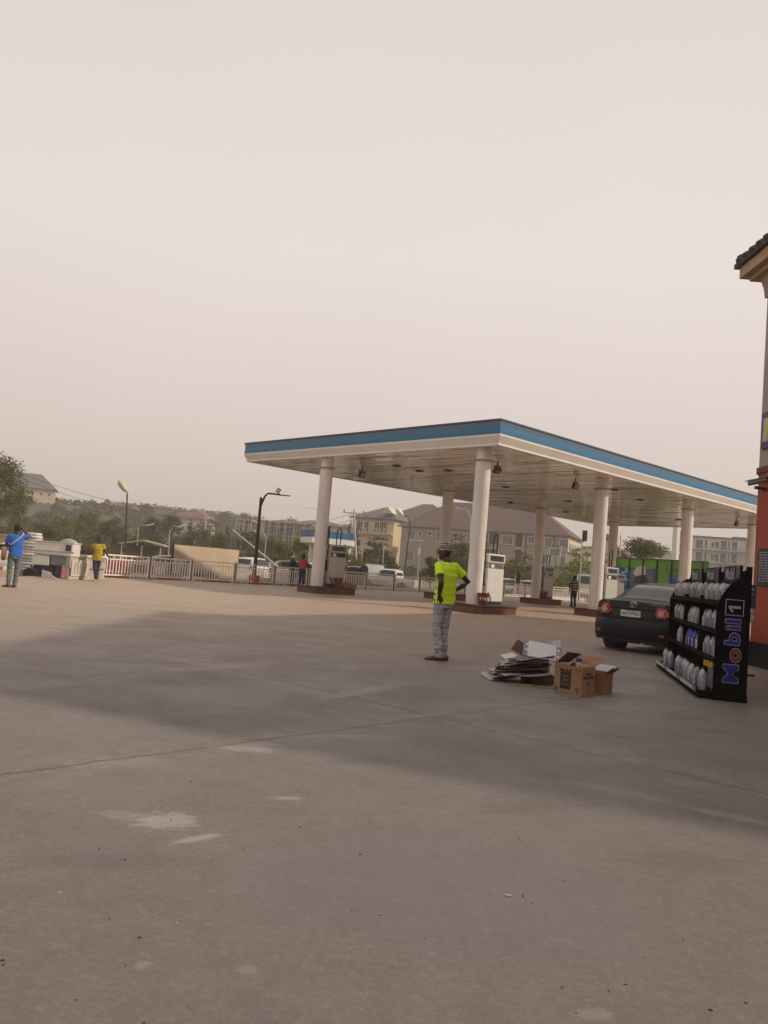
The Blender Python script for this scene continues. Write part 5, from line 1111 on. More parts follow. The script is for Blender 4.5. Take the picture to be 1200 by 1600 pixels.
# long tan apartment block
A_, B_ = AT(623, 822, 172), AT(894, 838, 158)
H_ = (A_.z+B_.z)/2; Wt = math.hypot(B_.x-A_.x, B_.y-A_.y)-1.4; cx_ = (A_+B_)/2; rzt = math.atan2(B_.y-A_.y, B_.x-A_.x)
def tx(px, py=845):   # local x on the front wall of the long block
    d = ray(px, py); n = V((-math.sin(rzt), math.cos(rzt), 0)); t = (V((cx_.x, cx_.y, 0))-EYE).dot(n)/d.dot(n); p = EYE+d*t
    return (p.x-cx_.x)*math.cos(rzt)+(p.y-cx_.y)*math.sin(rzt), p.z
wins = []
for (px, py, w_, h_, kd) in ((644, 836, 1.1, 1.9, 'w'), (656, 834, .7, .8, 'w'), (672, 834, .7, .8, 'w'), (687, 838, 1.3, 1.9, 'w'), (641, 868, 1.5, 1.9, 'w'), (690, 868, 1.3, 1.9, 'w'), (716, 838, 1.7, 1.7, 'w'), (735, 839, 1.3, 1.6, 'w'), (772, 841, 2.0, 2.5, 'arch'), (793, 844, 2.0, 1.6, 'w'), (811, 844, 1.5, 2.7, 'arch'), (830, 844, 1.1, 1.3, 'w'), (857, 848, 1.3, 1.7, 'w'), (881, 851, 1.5, 2.0, 'w'), (770, 866, 2.0, 2.4, 'arch'), (810, 868, 1.5, 2.6, 'arch'), (828, 870, 1.1, 1.3, 'w'), (855, 874, 1.5, 1.9, 'w'), (878, 876, 1.5, 1.9, 'w'), (716, 866, 1.7, 1.7, 'w')):
    x, z = tx(px, py); wins.append(('f', x, z, w_, h_, kd))
blk = house('long tan three storey block with a big brown hipped roof behind the columns', (cx_.x, cx_.y, 0), rzt, Wt, 16, H_, wall_tan, roof_br, 'hip', 6.4, .7, wins, name='apartment_block', cat='building')
m = MB()
for px in (752, 822, 866): x, z = tx(px); m.box((x, -.05, H_/2), (.18, .1, H_-.3))
m.build('downpipe', gut, blk); m = MB(); m.box((Wt/2+.02, 8, H_/2-.5), (.04, 15.9, H_+.9)); m.build('end_wall', mat('sunlit_end_render', (.64, .52, .37), .85, var=.1, scale=.3), blk)  # end wall coloured paler than the front to carry its sunlit brightness
for k in range(4):
    for z in (H_-2.3, H_-5.4): window(blk, 'r', 2.2+k*3.4, z, 1.4, 1.8, 'w', Wt+.1, 16)
m = MB(); m.box((0, -.012, H_-.5), (Wt, .02, .35)); m.build('eaves_band', mat('cream_band', (.5, .42, .32), .8), blk)
# grey roofed house behind it, with a strip of wall coloured pale as if sunlit
A_, B_ = AT(590, 812, 205), AT(706, 818, 196)
hs = house('big house with a steep brown grey roof behind the long tan block', ((A_.x+B_.x)/2, (A_.y+B_.y)/2, 0), math.atan2(B_.y-A_.y, B_.x-A_.x), (B_-A_).length-1.4, 16, A_.z, wall_grey, roof_gr, 'hip', 5.2, .7, [('f', x, A_.z-2.0, 1.3, 1.8, 'w') for x in (-7, -4, 0)]+[('f', x, A_.z-5.2, 1.3, 1.8, 'w') for x in (-7, -4, 0)])
m = MB(); m.box((-((B_-A_).length)/2+5.6, -.1, A_.z/2+.5), (2.2, .18, A_.z-1.2)); m.build('sunlit_strip', wall_pale, hs)
# cream house under construction
A_, B_ = AT(552, 808, 188), AT(616, 814, 184); Wc = (B_-A_).length
hs = house('cream house under construction wrapped in bamboo scaffolding', ((A_.x+B_.x)/2, (A_.y+B_.y)/2, 0), math.atan2(B_.y-A_.y, B_.x-A_.x), Wc, 14, A_.z, wall_cream, roof_slate, 'hip', 3.2, .8, [('f', x, A_.z-2.0, 1.0, 2.2, 'open') for x in (-3.2, -1.6, 1.0)] + [('f', 2.6, A_.z-2.0, 1.8, 2.4, 'open')], cat='house')
m = MB(); m.box((0, -.5, A_.z-3.6), (Wc, 1.0, .25)); m.build('balcony_slab', wall_cream, hs)
m = MB()
for k in range(12): m.box((-Wc/2+.3+k*(Wc-.6)/11, -.95, A_.z-2.95), (.22, .12, 1.0))
m.box((0, -.95, A_.z-2.4), (Wc, .16, .14)); m.build('balustrade', wall_cream, hs)
m = MB()
for k in range(7): m.bar((-Wc/2+k*Wc/6, -1.5, 0), (-Wc/2+k*Wc/6+rnd.uniform(-.2, .2), -1.45, A_.z-2.2), .08)
for z in (A_.z-9, A_.z-7.2, A_.z-5.4, A_.z-3.8): m.bar((-Wc/2, -1.56, z), (Wc/2, -1.56, z+.1), .08)
m.build('scaffolding', wood_pole, hs); m = MB(); m.prism([(-1.4, 0), (1.4, 0), (0, 1.5)], 3.0, M=frame((Wc/2-1.6, 2.2, A_.z+1.3), (1, 0, 0), (0, 0, 1))); m.build('gable', wall_yel, hs)
# left hill houses
p = AT(34, 763, 236); q0 = AT(38, 758, 236); q1 = AT(90, 766, 236); zb_ = hill(p.x, p.y); hh = q0.z-zb_-.2
hs = house('cream three storey house with a slate roof on the left hill', (p.x, p.y, zb_-1), math.atan2(q1.y-q0.y, q1.x-q0.x)+.36, 18.5, 9, hh+.6, mat('warm_cream_render', (.52, .41, .29), .85, var=.1), roof_slate, 'hip', 4.6, .5, [('f', x, z, .7, .8, 'open') for x in (-7, -4.2, 3.0, 5.4, 7.6) for z in (hh-.9, hh-3.6, hh-6.2)])
m = MB()
for z in (hh-.1, hh-2.6, hh-5.2): m.box((.3, -.5, z), (2.4, 1.2, .2))
for x in (-.7, 1.4): m.box((x, -.9, hh/2), (.22, .22, hh))
m.build('balcony', wall_pale, hs)
p = AT(186, 800, 290); house('far low house with a dull red roof on the left skyline', (p.x, p.y, hill(p.x, p.y)-1), .1, 15, 10, p.z-hill(p.x, p.y)+1.2, wall_pale, roof_red, 'hip', 3.6, .8, [('f', x, p.z-hill(p.x, p.y)-.8, 1.2, 1.2, 'open') for x in (-5, -1.5, 2)])
p = AT(296, 810, 230); zb_ = hill(p.x, p.y); house('pale house with a red brown hipped roof above the brown hoarding', (p.x, p.y, zb_-1), -.15, 9.8, 8, p.z-zb_+1.1, wall_pale, roof_red, 'hip', 3.0, .8, [('f', x, p.z-zb_-.9, 1.0, 1.2, 'open') for x in (-2.8, .2, 2.8)]+[('f', x, p.z-zb_-3.8, 1.0, 1.2, 'open') for x in (-2.8, .2, 2.8)])
# unfinished concrete frames
def concrete_frame(label, px0, px1, py_t, Y, floors, bays, polemat):
    a, b = AT(px0, py_t, Y), AT(px1, py_t+(px1-px0)*ROLL, Y); Wf = (b-a).length; o = thing('concrete_frame', label, 'building', ((a.x+b.x)/2, Y, 0), math.atan2(b.y-a.y, b.x-a.x)); h = a.z
    m = MB(); fh = 3.1
    for f in range(floors): m.box((0, 4, h-f*fh), (Wf, 8, .3))
    for k in range(bays+1):
        for y in (.2, 7.8): m.box((-Wf/2+.2+k*(Wf-.4)/bays, y, h/2-.16), (.35, .35, h-.34))
    m.build('frame', wall_grey, o); m = MB()
    for k in range(bays*3): x = -Wf/2+k*Wf/(bays*3-1); m.bar((x, -.5, 0), (x+rnd.uniform(-.3, .3), -.4, h+rnd.uniform(-.6, .8)), .1)
    for f in range(floors): m.bar((-Wf/2, -.6, h-f*fh-1.2), (Wf/2, -.6, h-f*fh-1.0), .1)
    m.build('scaffolding', polemat, o); m = MB(); m.box((0, 6.0, h/2), (Wf-.8, .2, h-.4)); m.build('infill_wall', mat('brown_block_wall', (.21, .16, .125), .9, var=.25, scale=.6), o); return o
concrete_frame('small unfinished concrete frame right of the tall cypress', 369, 394, 811, 176, 3, 2, wood_pole)
concrete_frame('long unfinished concrete frame behind wooden scaffold poles', 406, 488, 813, 190, 3, 6, wood_pole)
p = AT(455, 822, 215); house('house with a dark hipped roof behind the long scaffolded frame', (p.x, p.y, 0), 0, 16, 9, p.z, wall_yel, roof_slate, 'hip', 1.7, .8, [('f', x, p.z-1.7, 1.2, 1.4, 'open') for x in (-4, 0, 4)])
p = AT(498, 818, 200); house('low pale yellow house between left front column and utility pole', (p.x, p.y, 0), 0, 14, 9, p.z-.5, wall_yel, roof_slate, 'hip', 1.4, .6, [('f', x, p.z-2.2, 1.2, 1.4, 'open') for x in (-3, 1)])
# white apartment building at the right with galleries and a stair tower
A_, B_ = AT(1083, 838.5, 200), AT(1215, 848.5, 196); Ww = (B_-A_).length; h = A_.z
wins = []
for f in range(4):
    for (fx, w_, hh_) in ((.08, 1.5, 2.1), (.16, .5, 2.1), (.24, .6, 1.2), (.29, .9, 1.6), (.37, 1.3, 2.3), (.43, .5, 2.2), (.50, 1.2, 2.3), (.66, 1.0, 2.1), (.74, .9, 1.6), (.82, .6, 2.1), (.88, .7, 2.1), (.95, .8, 2.1)): wins.append(('f', -Ww/2+fx*Ww, h-1.7-f*3.1, w_, hh_, 'open'))
wb_ = house('long white gallery block with a steel stair tower at the right', ((A_.x+B_.x)/2, (A_.y+B_.y)/2, 0), math.atan2(B_.y-A_.y, B_.x-A_.x), Ww, 12, h, wall_white, None, None, wins=wins, name='apartment_block', cat='building')
m = MB(); m.box((0, 6, h+.15), (Ww+.8, 13, .3)); m.box((Ww*.1, 5, h+.6), (3, 3, .6)); m.build('roof', roof_slate, wb_)
for f in range(4):
    m = MB(); z = h-3.0-f*3.1; m.box((0, -.7, z), (Ww, 1.4, .2)); sl_ = m.build('gallery', wall_white, wb_); m = MB(); m.box((0, -1.36, z+1.0), (Ww, .06, .08))
    for k in range(60): m.box((-Ww/2+.1+k*(Ww-.2)/59, -1.36, z+.54), (.05, .04, .86))
    m.build('railing', grey_metal, sl_)
m = MB(); xs = Ww*.02
for x in (xs-2.6, xs+2.6):
    for y in (-1.6, -3.6): m.box((x, y, h/2), (.16, .16, h-.3))
for f in range(4):
    z = h-3-f*3.1; s_g = 1 if f % 2 else -1; m.bar((xs-2.5*s_g, -2.6, z-.05), (xs+2.5*s_g, -2.6, z-3.05), 1.1, .12); m.bar((xs-2.5*s_g, -3.5, z+.9), (xs+2.5*s_g, -3.5, z-2.1), .07); m.box((xs, -3.6, z), (5.3, .12, .16))
m.build('stair_tower', grey_metal, wb_)
# house with a sweeping red gable
p = AT(950, 856, 124); o = house('white house with a sweeping red roof edge behind the second near column', (p.x, p.y, 0), .25, 6.0, 8, p.z-1.0, wall_pale, None, None, wins=[('f', 1., p.z-3., .8, 1.2, 'open')])
m = MB(); q = [(-.6, 3.2), (.2, 2.6), (1.6, 1.2), (2.8, .4), (4.0, .0), (4.0, -.35), (2.7, .0), (1.4, .8), (0, 2.1), (-.6, 2.6)]
m.prism(q, 2.6, M=frame((0, 2.0, p.z-1.05), (1, 0, 0), (0, 0, 1))); m.build('roof', mat('red_tile', (.20, .055, .04), .8), o)
m = MB(); m.prism([(-.6, 0), (3.0, 0), (1.4, .8), (0, 2.1), (-.6, 2.5)], .3, M=frame((0, .31, p.z-1.0), (1, 0, 0), (0, 0, 1))); m.build('gable_wall', wall_pale, o)
# open shed with a tan roof, left
p = AT(221, 848, 62); hs_ = thing('market_shed', 'low tan roofed open shed among the trees at the left', 'shed', (p.x, p.y, 0), .1); zr_ = p.z-.1; hs_.scale = (.58, .6, 1.)
m = MB(); m.prism([(-3.0, -.05), (-2.6, 0), (.2, .34), (3.0, .05), (3.0, -.06), (.2, .22), (-2.6, -.12)], 3.6, M=frame((0, 3, zr_), (1, 0, 0), (0, 0, 1))); m.build('roof', mat('tan_sheet_roof', (.42, .34, .24), .8), hs_)
for x in (-2.4, .2, 2.6): m = MB(); m.box((x, -.3, zr_/2-.06), (.1, .1, zr_-.14)); m.build('post', white_paint, hs_)
m = MB(); m.box((0, 2.4, zr_/2-.06), (5.0, .1, zr_-.14)); m.build('back_wall', mat('dark_boarding', (.20, .17, .13), .9, var=.4, scale=3), hs_)
# small second canopy far behind the left pump
p = AT(511, 850, 76); o = thing('kiosk_canopy', 'small far canopy with a blue and white fascia behind the left pump', 'canopy', (p.x, p.y, 0), .0); zk = 1.35+(hor(511)-851)/FPX*76
for nm, z0, z1, mm in (('white_fascia', 0, .52, white_fascia), ('blue_fascia', .521, 1.15, mat('kiosk_blue', (.025, .13, .27), .5, var=.3, scale=.6))):
    m = MB(); m.prism([(-2.55, 0), (-1.15, -3.2), (2.5, -1.6), (2.5, 3), (-2.55, 3)], z1-z0, M=Matrix.Translation((0, 0, zk+z0))); m.build(nm, mm, o)
for x, y in ((-1.35, -.6), (2.0, .8)): m = MB(); m.cyl((x, y, 0), .26, zk, 14); m.build('column', col_paint, o, smooth=40)
# totem price sign and green hoarding
p = AT(1058, 870, 72); zt_ = 1.35+(hor(1058)-823)/FPX*72; o = thing('price_totem', 'tall white price sign with blue panels beyond the green hoarding', 'sign', (p.x, p.y, 0), .5)
m = MB(); m.box((-.25, 0, zt_/2), (.42, .5, zt_)); m.build('pylon', white_paint, o, bevel=.02); m = MB(); m.box((.45, 0, zt_-1.75), (.96, .3, 3.3)); bd_ = m.build('panel_frame', white_paint, o)
for k in range(3): m = MB(); m.box((.46, -.16, zt_-.75-k*1.05), (.78, .03, .85)); q = m.build('price_panel', mat('price_blue', (.05, .055, .16), .4), bd_); m = MB(); m.text(['165', '240', '190'][k], .5, frame((.46, -.178, zt_-.75-k*1.05), (1, 0, 0), (0, 0, 1)), ext=.003); m.build('digits', mat('price_digit', (.45, .45, .5), .5), q)
A_, B_ = AT(950, 890, 67), AT(1108, 890, 59); Lh = math.hypot(B_.x-A_.x, B_.y-A_.y); zh = 3.72
green = mat('lime_green_print', (.13, .36, .02), .55, var=.08); bluep_ = mat('blue_picture_print', (.012, .13, .27), .5, var=.9, scale=1.1)
o = thing('billboard_hoarding', 'long lime green printed hoarding on dark posts behind the dark car', 'hoarding', (A_.x, A_.y, 0), math.atan2(B_.y-A_.y, B_.x-A_.x))
def hx(px): d = ray(px, 890); n = V((-(B_-A_).y, (B_-A_).x, 0)).normalized(); t = (V((A_.x, A_.y, 0))-V((0, 0, 0))).dot(n)/d.dot(n); pp_ = d*t; u_ = V(((B_-A_).x, (B_-A_).y, 0)).normalized(); return (V((pp_.x, pp_.y, 0))-V((A_.x, A_.y, 0))).dot(u_)
m = MB(); m.box((Lh/2, 0, zh/2), (Lh, .06, zh)); sheet = m.build('sheet', green, o)
xa, xb = hx(958), hx(1026); m = MB(); m.box(((xa+xb)/2, -.034, 1.55), (xb-xa, .006, 2.9)); pic = m.build('picture', bluep_, o)
m = MB(); n_ = -.0395
for (cx, cz, ww, hh, an) in ((.18, .80, .36, .06, -.35), (.30, .66, .26, .07, .2), (.12, .58, .22, .05, -.6), (.36, .90, .16, .05, .7), (.22, .40, .20, .06, .5), (.10, .30, .14, .05, -.4)):
    M = Matrix.Rotation(an, 3, 'Y'); m.box((xa+(xb-xa)*cx, n_, .2+2.8*cz), ((xb-xa)*ww, .004, 2.8*hh), M=M)
m.build('picture_shape', mat('pale_blue_print', (.30, .42, .48), .5, var=.3), pic)
def quadp(mb, pts_, m_=0, y=-.0445):
    mb._add([V((hx(px_), y, 1.35+(hor(px_)-py_)/FPX*(A_.y+(B_.y-A_.y)*hx(px_)/Lh))) for px_, py_ in pts_], [tuple(range(len(pts_)))], m_)
m = MB(); quadp(m, [(990, 903), (993, 890), (1008, 888), (1012, 903)]); quadp(m, [(992, 915), (986, 896), (992, 896), (1000, 915)][::-1], 1)
quadp(m, [(1012, 899), (1009, 889), (1014, 891), (1024, 908), (1018, 908)], 1, -.046); quadp(m, [(988, 908), (989, 890), (992, 890), (993, 908)], 1, -.046); quadp(m, [(994, 900), (1010, 898), (1016, 912), (990, 912)], 2, -.045); quadp(m, [(990, 896.5), (995, 886), (1009, 884), (1010, 896), (1003, 898)], 0, -.047); m.build('placard_figure', [mat('placard_white', (.58, .56, .52), .6), mat('arm_print', (.22, .11, .06), .6), mat('dress_print', (.03, .03, .06), .6)], pic)
xa, xb = hx(1044), hx(1060); m = MB(); m.box(((xa+xb)/2, -.034, 2.0), (xb-xa, .006, 1.3)); pc = m.build('picture', mat('sky_picture_print', (.03, .22, .40), .5, var=.3, scale=1), o); m = MB(); m.lathe([(.0, 1.5), (.25, 1.5), (.2, 2.1), (.0, 2.3)], ((xa+xb)/2+.15, 0, 0), 10); m.v = [(x_, -.0375+.002*y_, z_) for x_, y_, z_ in m.v]; m.build('picture_shape', mat('purple_print', (.16, .06, .12), .6), pc)
for t_, x_ in (('Experience', 1064), ('forever!', 1093)): MB().text(t_, .6, frame((hx(x_), -.034, 3.0), (1, 0, 0), (0, 0, 1)), ext=.002).build('lettering', mat('olive_print', (.045, .10, .012), .6), o)
for k in range(7):
    m = MB(); m.box((.9+k*(Lh-1.0)/6.3, -.10, zh/2), (.065, .09, zh)); m.build('post', dark_metal, o)
m = MB(); m.box((Lh/2, -.151, zh), (Lh, .05, .07)); m.box((Lh/2, -.151, 1.5), (Lh, .05, .06)); m.build('rail', dark_metal, o)
m = MB(); a_, b_ = AT(1108, 890, 59.5), AT(1200, 897, 57); Lw = math.hypot(b_.x-a_.x, b_.y-a_.y); m.box((Lw/2, 0, 1.6), (Lw, .25, 3.2)); tag(m.build('boundary_wall', mat('tan_block_wall', (.36, .27, .20), .9, var=.2, scale=.6), loc=(a_.x, a_.y, 0), rz=math.atan2(b_.y-a_.y, b_.x-a_.x)), 'tan block wall continuing right of the green hoarding', 'wall')

# ------------------------------------------------------------------ lamps, poles, wires
def lamp_post(label, px, base, top, arm, Y=None, mt=dark_metal, head='flat', r=.06, name='street_lamp'):
    b = G(px, base) if Y is None else V((AT(px, 880, Y).x, Y, GZ)); Yb = b.y; t = AT(top[0], top[1], Yb); e = AT(arm[0], arm[1], Yb)
    o = thing(name, label, 'street lamp', b, 0); loc = lambda p: p-b
    m = MB(); ts = loc(t); es = loc(e)
    m.tube([(0, 0, 0), ts*.5, ts], [r*1.3, r, r*.8], 10); m.build('pole', mt, o, smooth=60)
    m = MB(); c = ts.lerp(es, .35); c.z = max(ts.z, es.z)+.02*abs(es.x-ts.x)
    m.tube([ts-V((0, 0, .45)), ts.lerp(c, .6)+V((0, 0, -.05)), c, es], [r*.7, r*.6, r*.55, r*.5], 8); ar = m.build('arm', mt, o, smooth=60)
    dx = (es-ts).normalized()
    if head == 'flat': m = MB(); m.bar(es-dx*.1, es+dx*.55, .22, .08); m.build('lamp_head', lamp_white, o, bevel=.03)
    elif head == 'flood':
        m = MB(); m.box(es+V((-.12, 0, .20)), (.20, .14, .26), M=Matrix.Rotation(.5, 3, 'Y')); hh = m.build('lamp_head', grey_metal, o, bevel=.02); m = MB(); m.box(es+V((-.12, -.076, .19)), (.15, .01, .20), M=Matrix.Rotation(.5, 3, 'Y')); m.build('lens', lamp_white, hh); m = MB(); m.bar(es+V((-.1, 0, -.02)), es+V((.5, 0, -.02)), .12, .05); m.build('end_bar', mt, ar)
    elif head == 'tulip':
        m = MB(); d = V(dx); m.tube([es, es+d*.25, es+d*.75, es+d*1.0], [.08, .20, .24, .09], 12); m.build('lamp_head', mat('yellowed_lamp', (.50, .44, .26), .4) if px < 300 else lamp_white, o, smooth=60)
    elif head == 'solar': m = MB(); m.bar(es-V((.9, 0, -.12)), es+V((.9, 0, .12)), .6, .06); m.build('solar_panel', lamp_white, o); m = MB(); m.box(ts-V((0, .1, .9)), (.28, .2, .62)); m.build('battery_box', white_paint, o)
    return o
lp = lamp_post('dark curved arm lamp post standing at the railing', 396, 912.5, (408, 777), (438, 773), None, dark_metal, 'flood', .085)
m = MB(); m.box((0, 0, .22), (.5, .5, .44)); m.build('base', mat('red_lamp_base', (.34, .07, .06), .7, var=.3), lp, bevel=.03)
lamp_post('tall street lamp with a big yellowed tulip head at the left', 196, 0, (199, 771), (197, 768), 60, dark_metal, 'tulip', .06)
lamp_post('pale street lamp with a flat head above the tan shed', 213, 0, (216, 824), (230, 821), 66, galv, 'flat', .05)
lamp_post('pale street lamp with a flat head left of the brown hoarding', 263, 0, (265, 828), (280, 823), 64, galv, 'flat', .05)
lamp_post('thin pale lamp before the red brown roofed house', 321, 0, (321, 802), (314, 799), 120, galv, 'flat', .08)
lamp_post('pale street lamp right of the curved dark post', 413, 0, (416, 838), (405, 833), 72, galv, 'flat', .05)
lamp_post('thin street lamp left of the left front column', 500, 0, (500, 802), (480, 794), 110, galv, 'flat', .06)
lamp_post('grey street lamp with a big drooping white head behind the pickups', 632, 0, (641, 818), (630, 806), 78, dark_metal, 'tulip', .06)
lamp_post('solar street lamp with a white panel beside the feathery tree', 654, 0, (656, 848), (648, 846), 80, galv, 'solar', .07)
lamp_post('white street lamp seen between near corner column and back column', 733, 0, (736, 806), (717, 795), 105, galv, 'flat', .07)
lamp_post('thin lamp at the right end of the long tan block', 906, 0, (908, 870), (898, 860), 110, galv, 'flat', .06)
def pole(label, px, top, Y, mt, r=.12, cross=True, name='utility_pole'):
    t = AT(top[0], top[1], Y); b = V((AT(px, 890, Y).x, Y, GZ)); o = thing(name, label, 'utility pole', b); ts = t-b
    m = MB(); m.tube([(0, 0, 0), ts*.5, ts], [r, r*.85, r*.7], 9); m.build('pole', mt, o, smooth=60)
    if cross:
        m = MB(); m.bar(ts+V((-1.1, 0, -.25)), ts+V((1.1, 0, -.25)), .1); ca_ = m.build('crossarm', mt, o); m = MB()
        for x in (-1., 0, 1.): m.lathe([(.04, -.2), (.07, -.12), (.05, -.05), (.07, 0), (.03, .06)], ts+V((x, 0, .02)), 8)
        m.build('insulators', dark_metal, ca_)
    return o
pole('pale leaning utility pole behind the left fuel pump', 560, (553, 798), 82, concrete_pole, .13)
pole('short pale forked pole right of the leaning utility pole', 563, (567, 852), 84, concrete_pole, .09)
pole('left pole of the transformer structure before the tan block', 852, (859, 853), 92, concrete_pole, .11)
pole('middle pole of the transformer structure before the tan block', 862, (865, 857), 94, concrete_pole, .11)
pole('right tall pole of the transformer structure before the tan block', 868, (877, 853), 92, concrete_pole, .13)
pole('thin grey pole by the white truck cab behind the pickups', 598, (600, 852), 80, concrete_pole, .08, False)
pole('pale post rising behind the red roofed gable', 968, (970, 836), 118, concrete_pole, .13, False)
# transformer
p = AT(867, 861, 92.6); o = thing('transformer', 'grey transformer hung between the poles before the tan block', 'transformer', p); m = MB(); m.box((0, 0, 0), (.9, .7, .9)); m.build('tank', grey_metal, o, bevel=.05); m = MB()
for k in range(3): m.lathe([(.05, 0), (.08, .06), (.05, .12), (.07, .18), (.03, .3)], (-.28+k*.28, 0, .451), 8)
m.build('bushings', dark_metal, o)
a, b = AT(363, 828, 50), G(420, 918); o = thing('leaning_pole', 'pale pole leaning diagonally across the curved lamp post', 'pole', (b.x, 50, 0)); m = MB(); m.tube([(-.0, 0, .05), (a.x-b.x, 0, a.z)], [.06, .045], 8); m.build('pole', wood_pole, o, smooth=60); m = MB(); m.cyl((0, 0, 0), .16, .3, 10); m.build('stub', grey_metal, o)
def wire(label, a, b, sag, r=.018):
    m = MB(); m.tube([a.lerp(b, t) - V((0, 0, sag*4*t*(1-t))) for t in [i/14 for i in range(15)]], r, 4); tag(m.build('overhead_wire', dark_metal), label, 'wire', 'overhead wires')
wire('upper overhead wire sagging from the left tree toward the tulip lamp', AT(20, 735, 75), AT(330, 800, 92), 1.0, .016); wire('lower overhead wire sagging across the left sky', AT(20, 742, 75), AT(330, 806, 92), 1.2, .016)
wire('overhead wire crossing in front of the scaffolded frames', AT(240, 828, 85), AT(553, 802, 82), 1.2); wire('lower overhead wire crossing in front of the trees', AT(240, 838, 85), AT(553, 812, 82), 1.1); wire('overhead wire running before the grey walled house', AT(553, 800, 82), AT(859, 855, 92), .9); 
def traffic_light(label, b, htop, head_z, mt, arm=0.):
    o = thing('traffic_light', label, 'traffic light', b, 0, 'traffic lights'); m = MB(); m.tube([(0, 0, 0), (.02, 0, htop)], [.07, .06], 10); m.build('pole', mt, o, smooth=60); m = MB(); m.box((.12+arm, -.1, head_z), (.32, .25, .95)); h = m.build('signal_head', black_plastic, o, bevel=.03)
    for k in range(3):
        m = MB(); m.loft([[V((.12+arm+rr*math.cos(t), y, head_z+.29-k*.29+rr*math.sin(t))) for t in [2*math.pi*i/14 for i in range(14)]] for rr, y in ((.10, -.226), (.10, -.24), (.02, -.245))]); m.build('lens', [mat('signal_lens', (.16, .14, .12), .3)], h)
        m = MB(); m.loft([[V((.12+arm+.12*math.cos(t), y, head_z+.29-k*.29+.12*math.sin(t))) for t in [math.pi*i/8-.2 for i in range(9)]]+[V((.12+arm+.105*math.cos(t), y, head_z+.29-k*.29+.105*math.sin(t))) for t in [math.pi*i/8-.2 for i in range(8, -1, -1)]] for y in (-.226, -.36)]); m.build('visor', black_plastic, h)
    return o
p = AT(906, 900, 72); traffic_light('high traffic light seen under the canopy above the striped man', V((p.x, p.y, GZ)), AT(910, 828, 72).z-GZ, AT(911, 837, 72).z-GZ, galv, .1)
p = AT(806, 900, 66); tl_ = traffic_light('low traffic light on a white post behind the white pump', V((p.x, p.y, GZ)), AT(808, 898, 66).z-GZ, AT(809, 903, 66).z-GZ, white_paint, .06)

# ------------------------------------------------------------------ vehicles and clutter behind the fence
def pcol(n, c): return mat(n, c, .3, .1, var=.06, coat=.4)
wht = pcol('white_car_paint', (.62, .60, .57)); slv = pcol('silver_car_paint', (.36, .35, .34)); blk_ = pcol('black_car_paint', (.022, .022, .024)); drk = pcol('dark_green_car_paint', (.05, .055, .055)); mar = pcol('maroon_car_paint', (.11, .02, .02)); gry = pcol('grey_car_paint', (.18, .18, .18))
vg = 'vehicles on the road behind the railing'
def vc(label, kind, paint, px, Y, deg, cat='car', name='parked_car'): p = AT(px, 880, Y); return car(name, label, cat, V((p.x, p.y, GZ)), R(deg), kind, paint, vg)[0]
vc('white saloon seen from behind beside the man in blue', 'sedan', wht, 3, 38, 12)
vc('dark saloon left of the brown hoarding, behind the railing', 'sedan', drk, 236, 53, -60); vc('pale saloon behind the second railing panel', 'sedan', gry, 205, 44, -70)
vc('white off roader with its rear to the camera, right of the brown hoarding', 'suv', wht, 377, 56, -18, 'off roader', 'off_roader'); vc('maroon saloon behind the curved lamp post', 'sedan', mar, 401, 59, -25); vc('dark off roader left of the attendants', 'suv', drk, 424, 56, -75, 'off roader', 'off_roader'); vc('silver saloon behind the attendants', 'sedan', slv, 448, 60, -80); vc('white off roader hidden partly by the left front column', 'suv', wht, 470, 63, -60, 'off roader', 'off_roader')
pk = vc('black pickup seen from behind, right of the left pump', 'pickup', blk_, 559, 58, 4, 'pickup', 'pickup_truck')
p = AT(569, 890, 56.5); o = thing('spare_wheel', 'spare wheel at the tail of the black pickup, beside the white van', 'wheel', p, .3); m = MB(); 
m.loft([[V((rd*math.cos(t), y, rd*math.sin(t))) for t in [2*math.pi*i/20 for i in range(20)]] for rd, y in ((.17, -.1), (.27, -.1), (.30, -.05), (.30, .06), (.24, .1))]); m.build('tyre', black_rubber, o, smooth=50); m = MB(); m.loft([[V((rd*math.cos(t), y, rd*math.sin(t))) for t in [2*math.pi*i/16 for i in range(16)]] for rd, y in ((.2, -.09), (.08, -.07), (.02, -.075))]); m.build('rim', galv, o)
vc('white van seen from behind between the pickups', 'van', wht, 587, 65, 4, 'van', 'parked_van'); vc('white pickup truck cab behind the right hand railing', 'pickup', wht, 656, 62, 62, 'pickup', 'pickup_truck')
vc('silver off roader driving behind the white pump', 'suv', slv, 772, 72, -68, 'off roader', 'off_roader'); vc('silver off roader seen from behind beside the third back column', 'suv', slv, 826, 70, -25, 'off roader', 'off_roader')
# white truck, cab towards the camera
p = AT(918, 900, 74); o = thing('truck', 'white truck cab behind the striped man', 'truck', (p.x, p.y, GZ), R(-35), vg); m = MB(); m.loft([[V((x, y, z)) for x, y in ((-1.15, 0), (1.15, 0), (1.15, 1.9), (-1.15, 1.9))] if z < 1.7 else [V((x, y, z)) for x, y in ((-1.05, .25 if z > 2.2 else 0), (1.05, .25 if z > 2.2 else 0), (1.05, 1.9), (-1.05, 1.9))] for z in (.55, 1.6, 1.75, 2.7)]); m.build('cab', wht, o, bevel=.06)
m = MB(); m.box((0, .08, 2.2), (1.7, .06, .7), M=Matrix.Rotation(-.24, 3, 'X')); m.build('windscreen', glass_dark, o); m = MB(); m.box((0, 4.4, 1.0), (2.3, 4.8, .3)); m.build('flatbed', slv, o, bevel=.03); m = MB(); m.box((0, -.04, .75), (2.2, .1, .35)); m.build('bumper', navy, o)
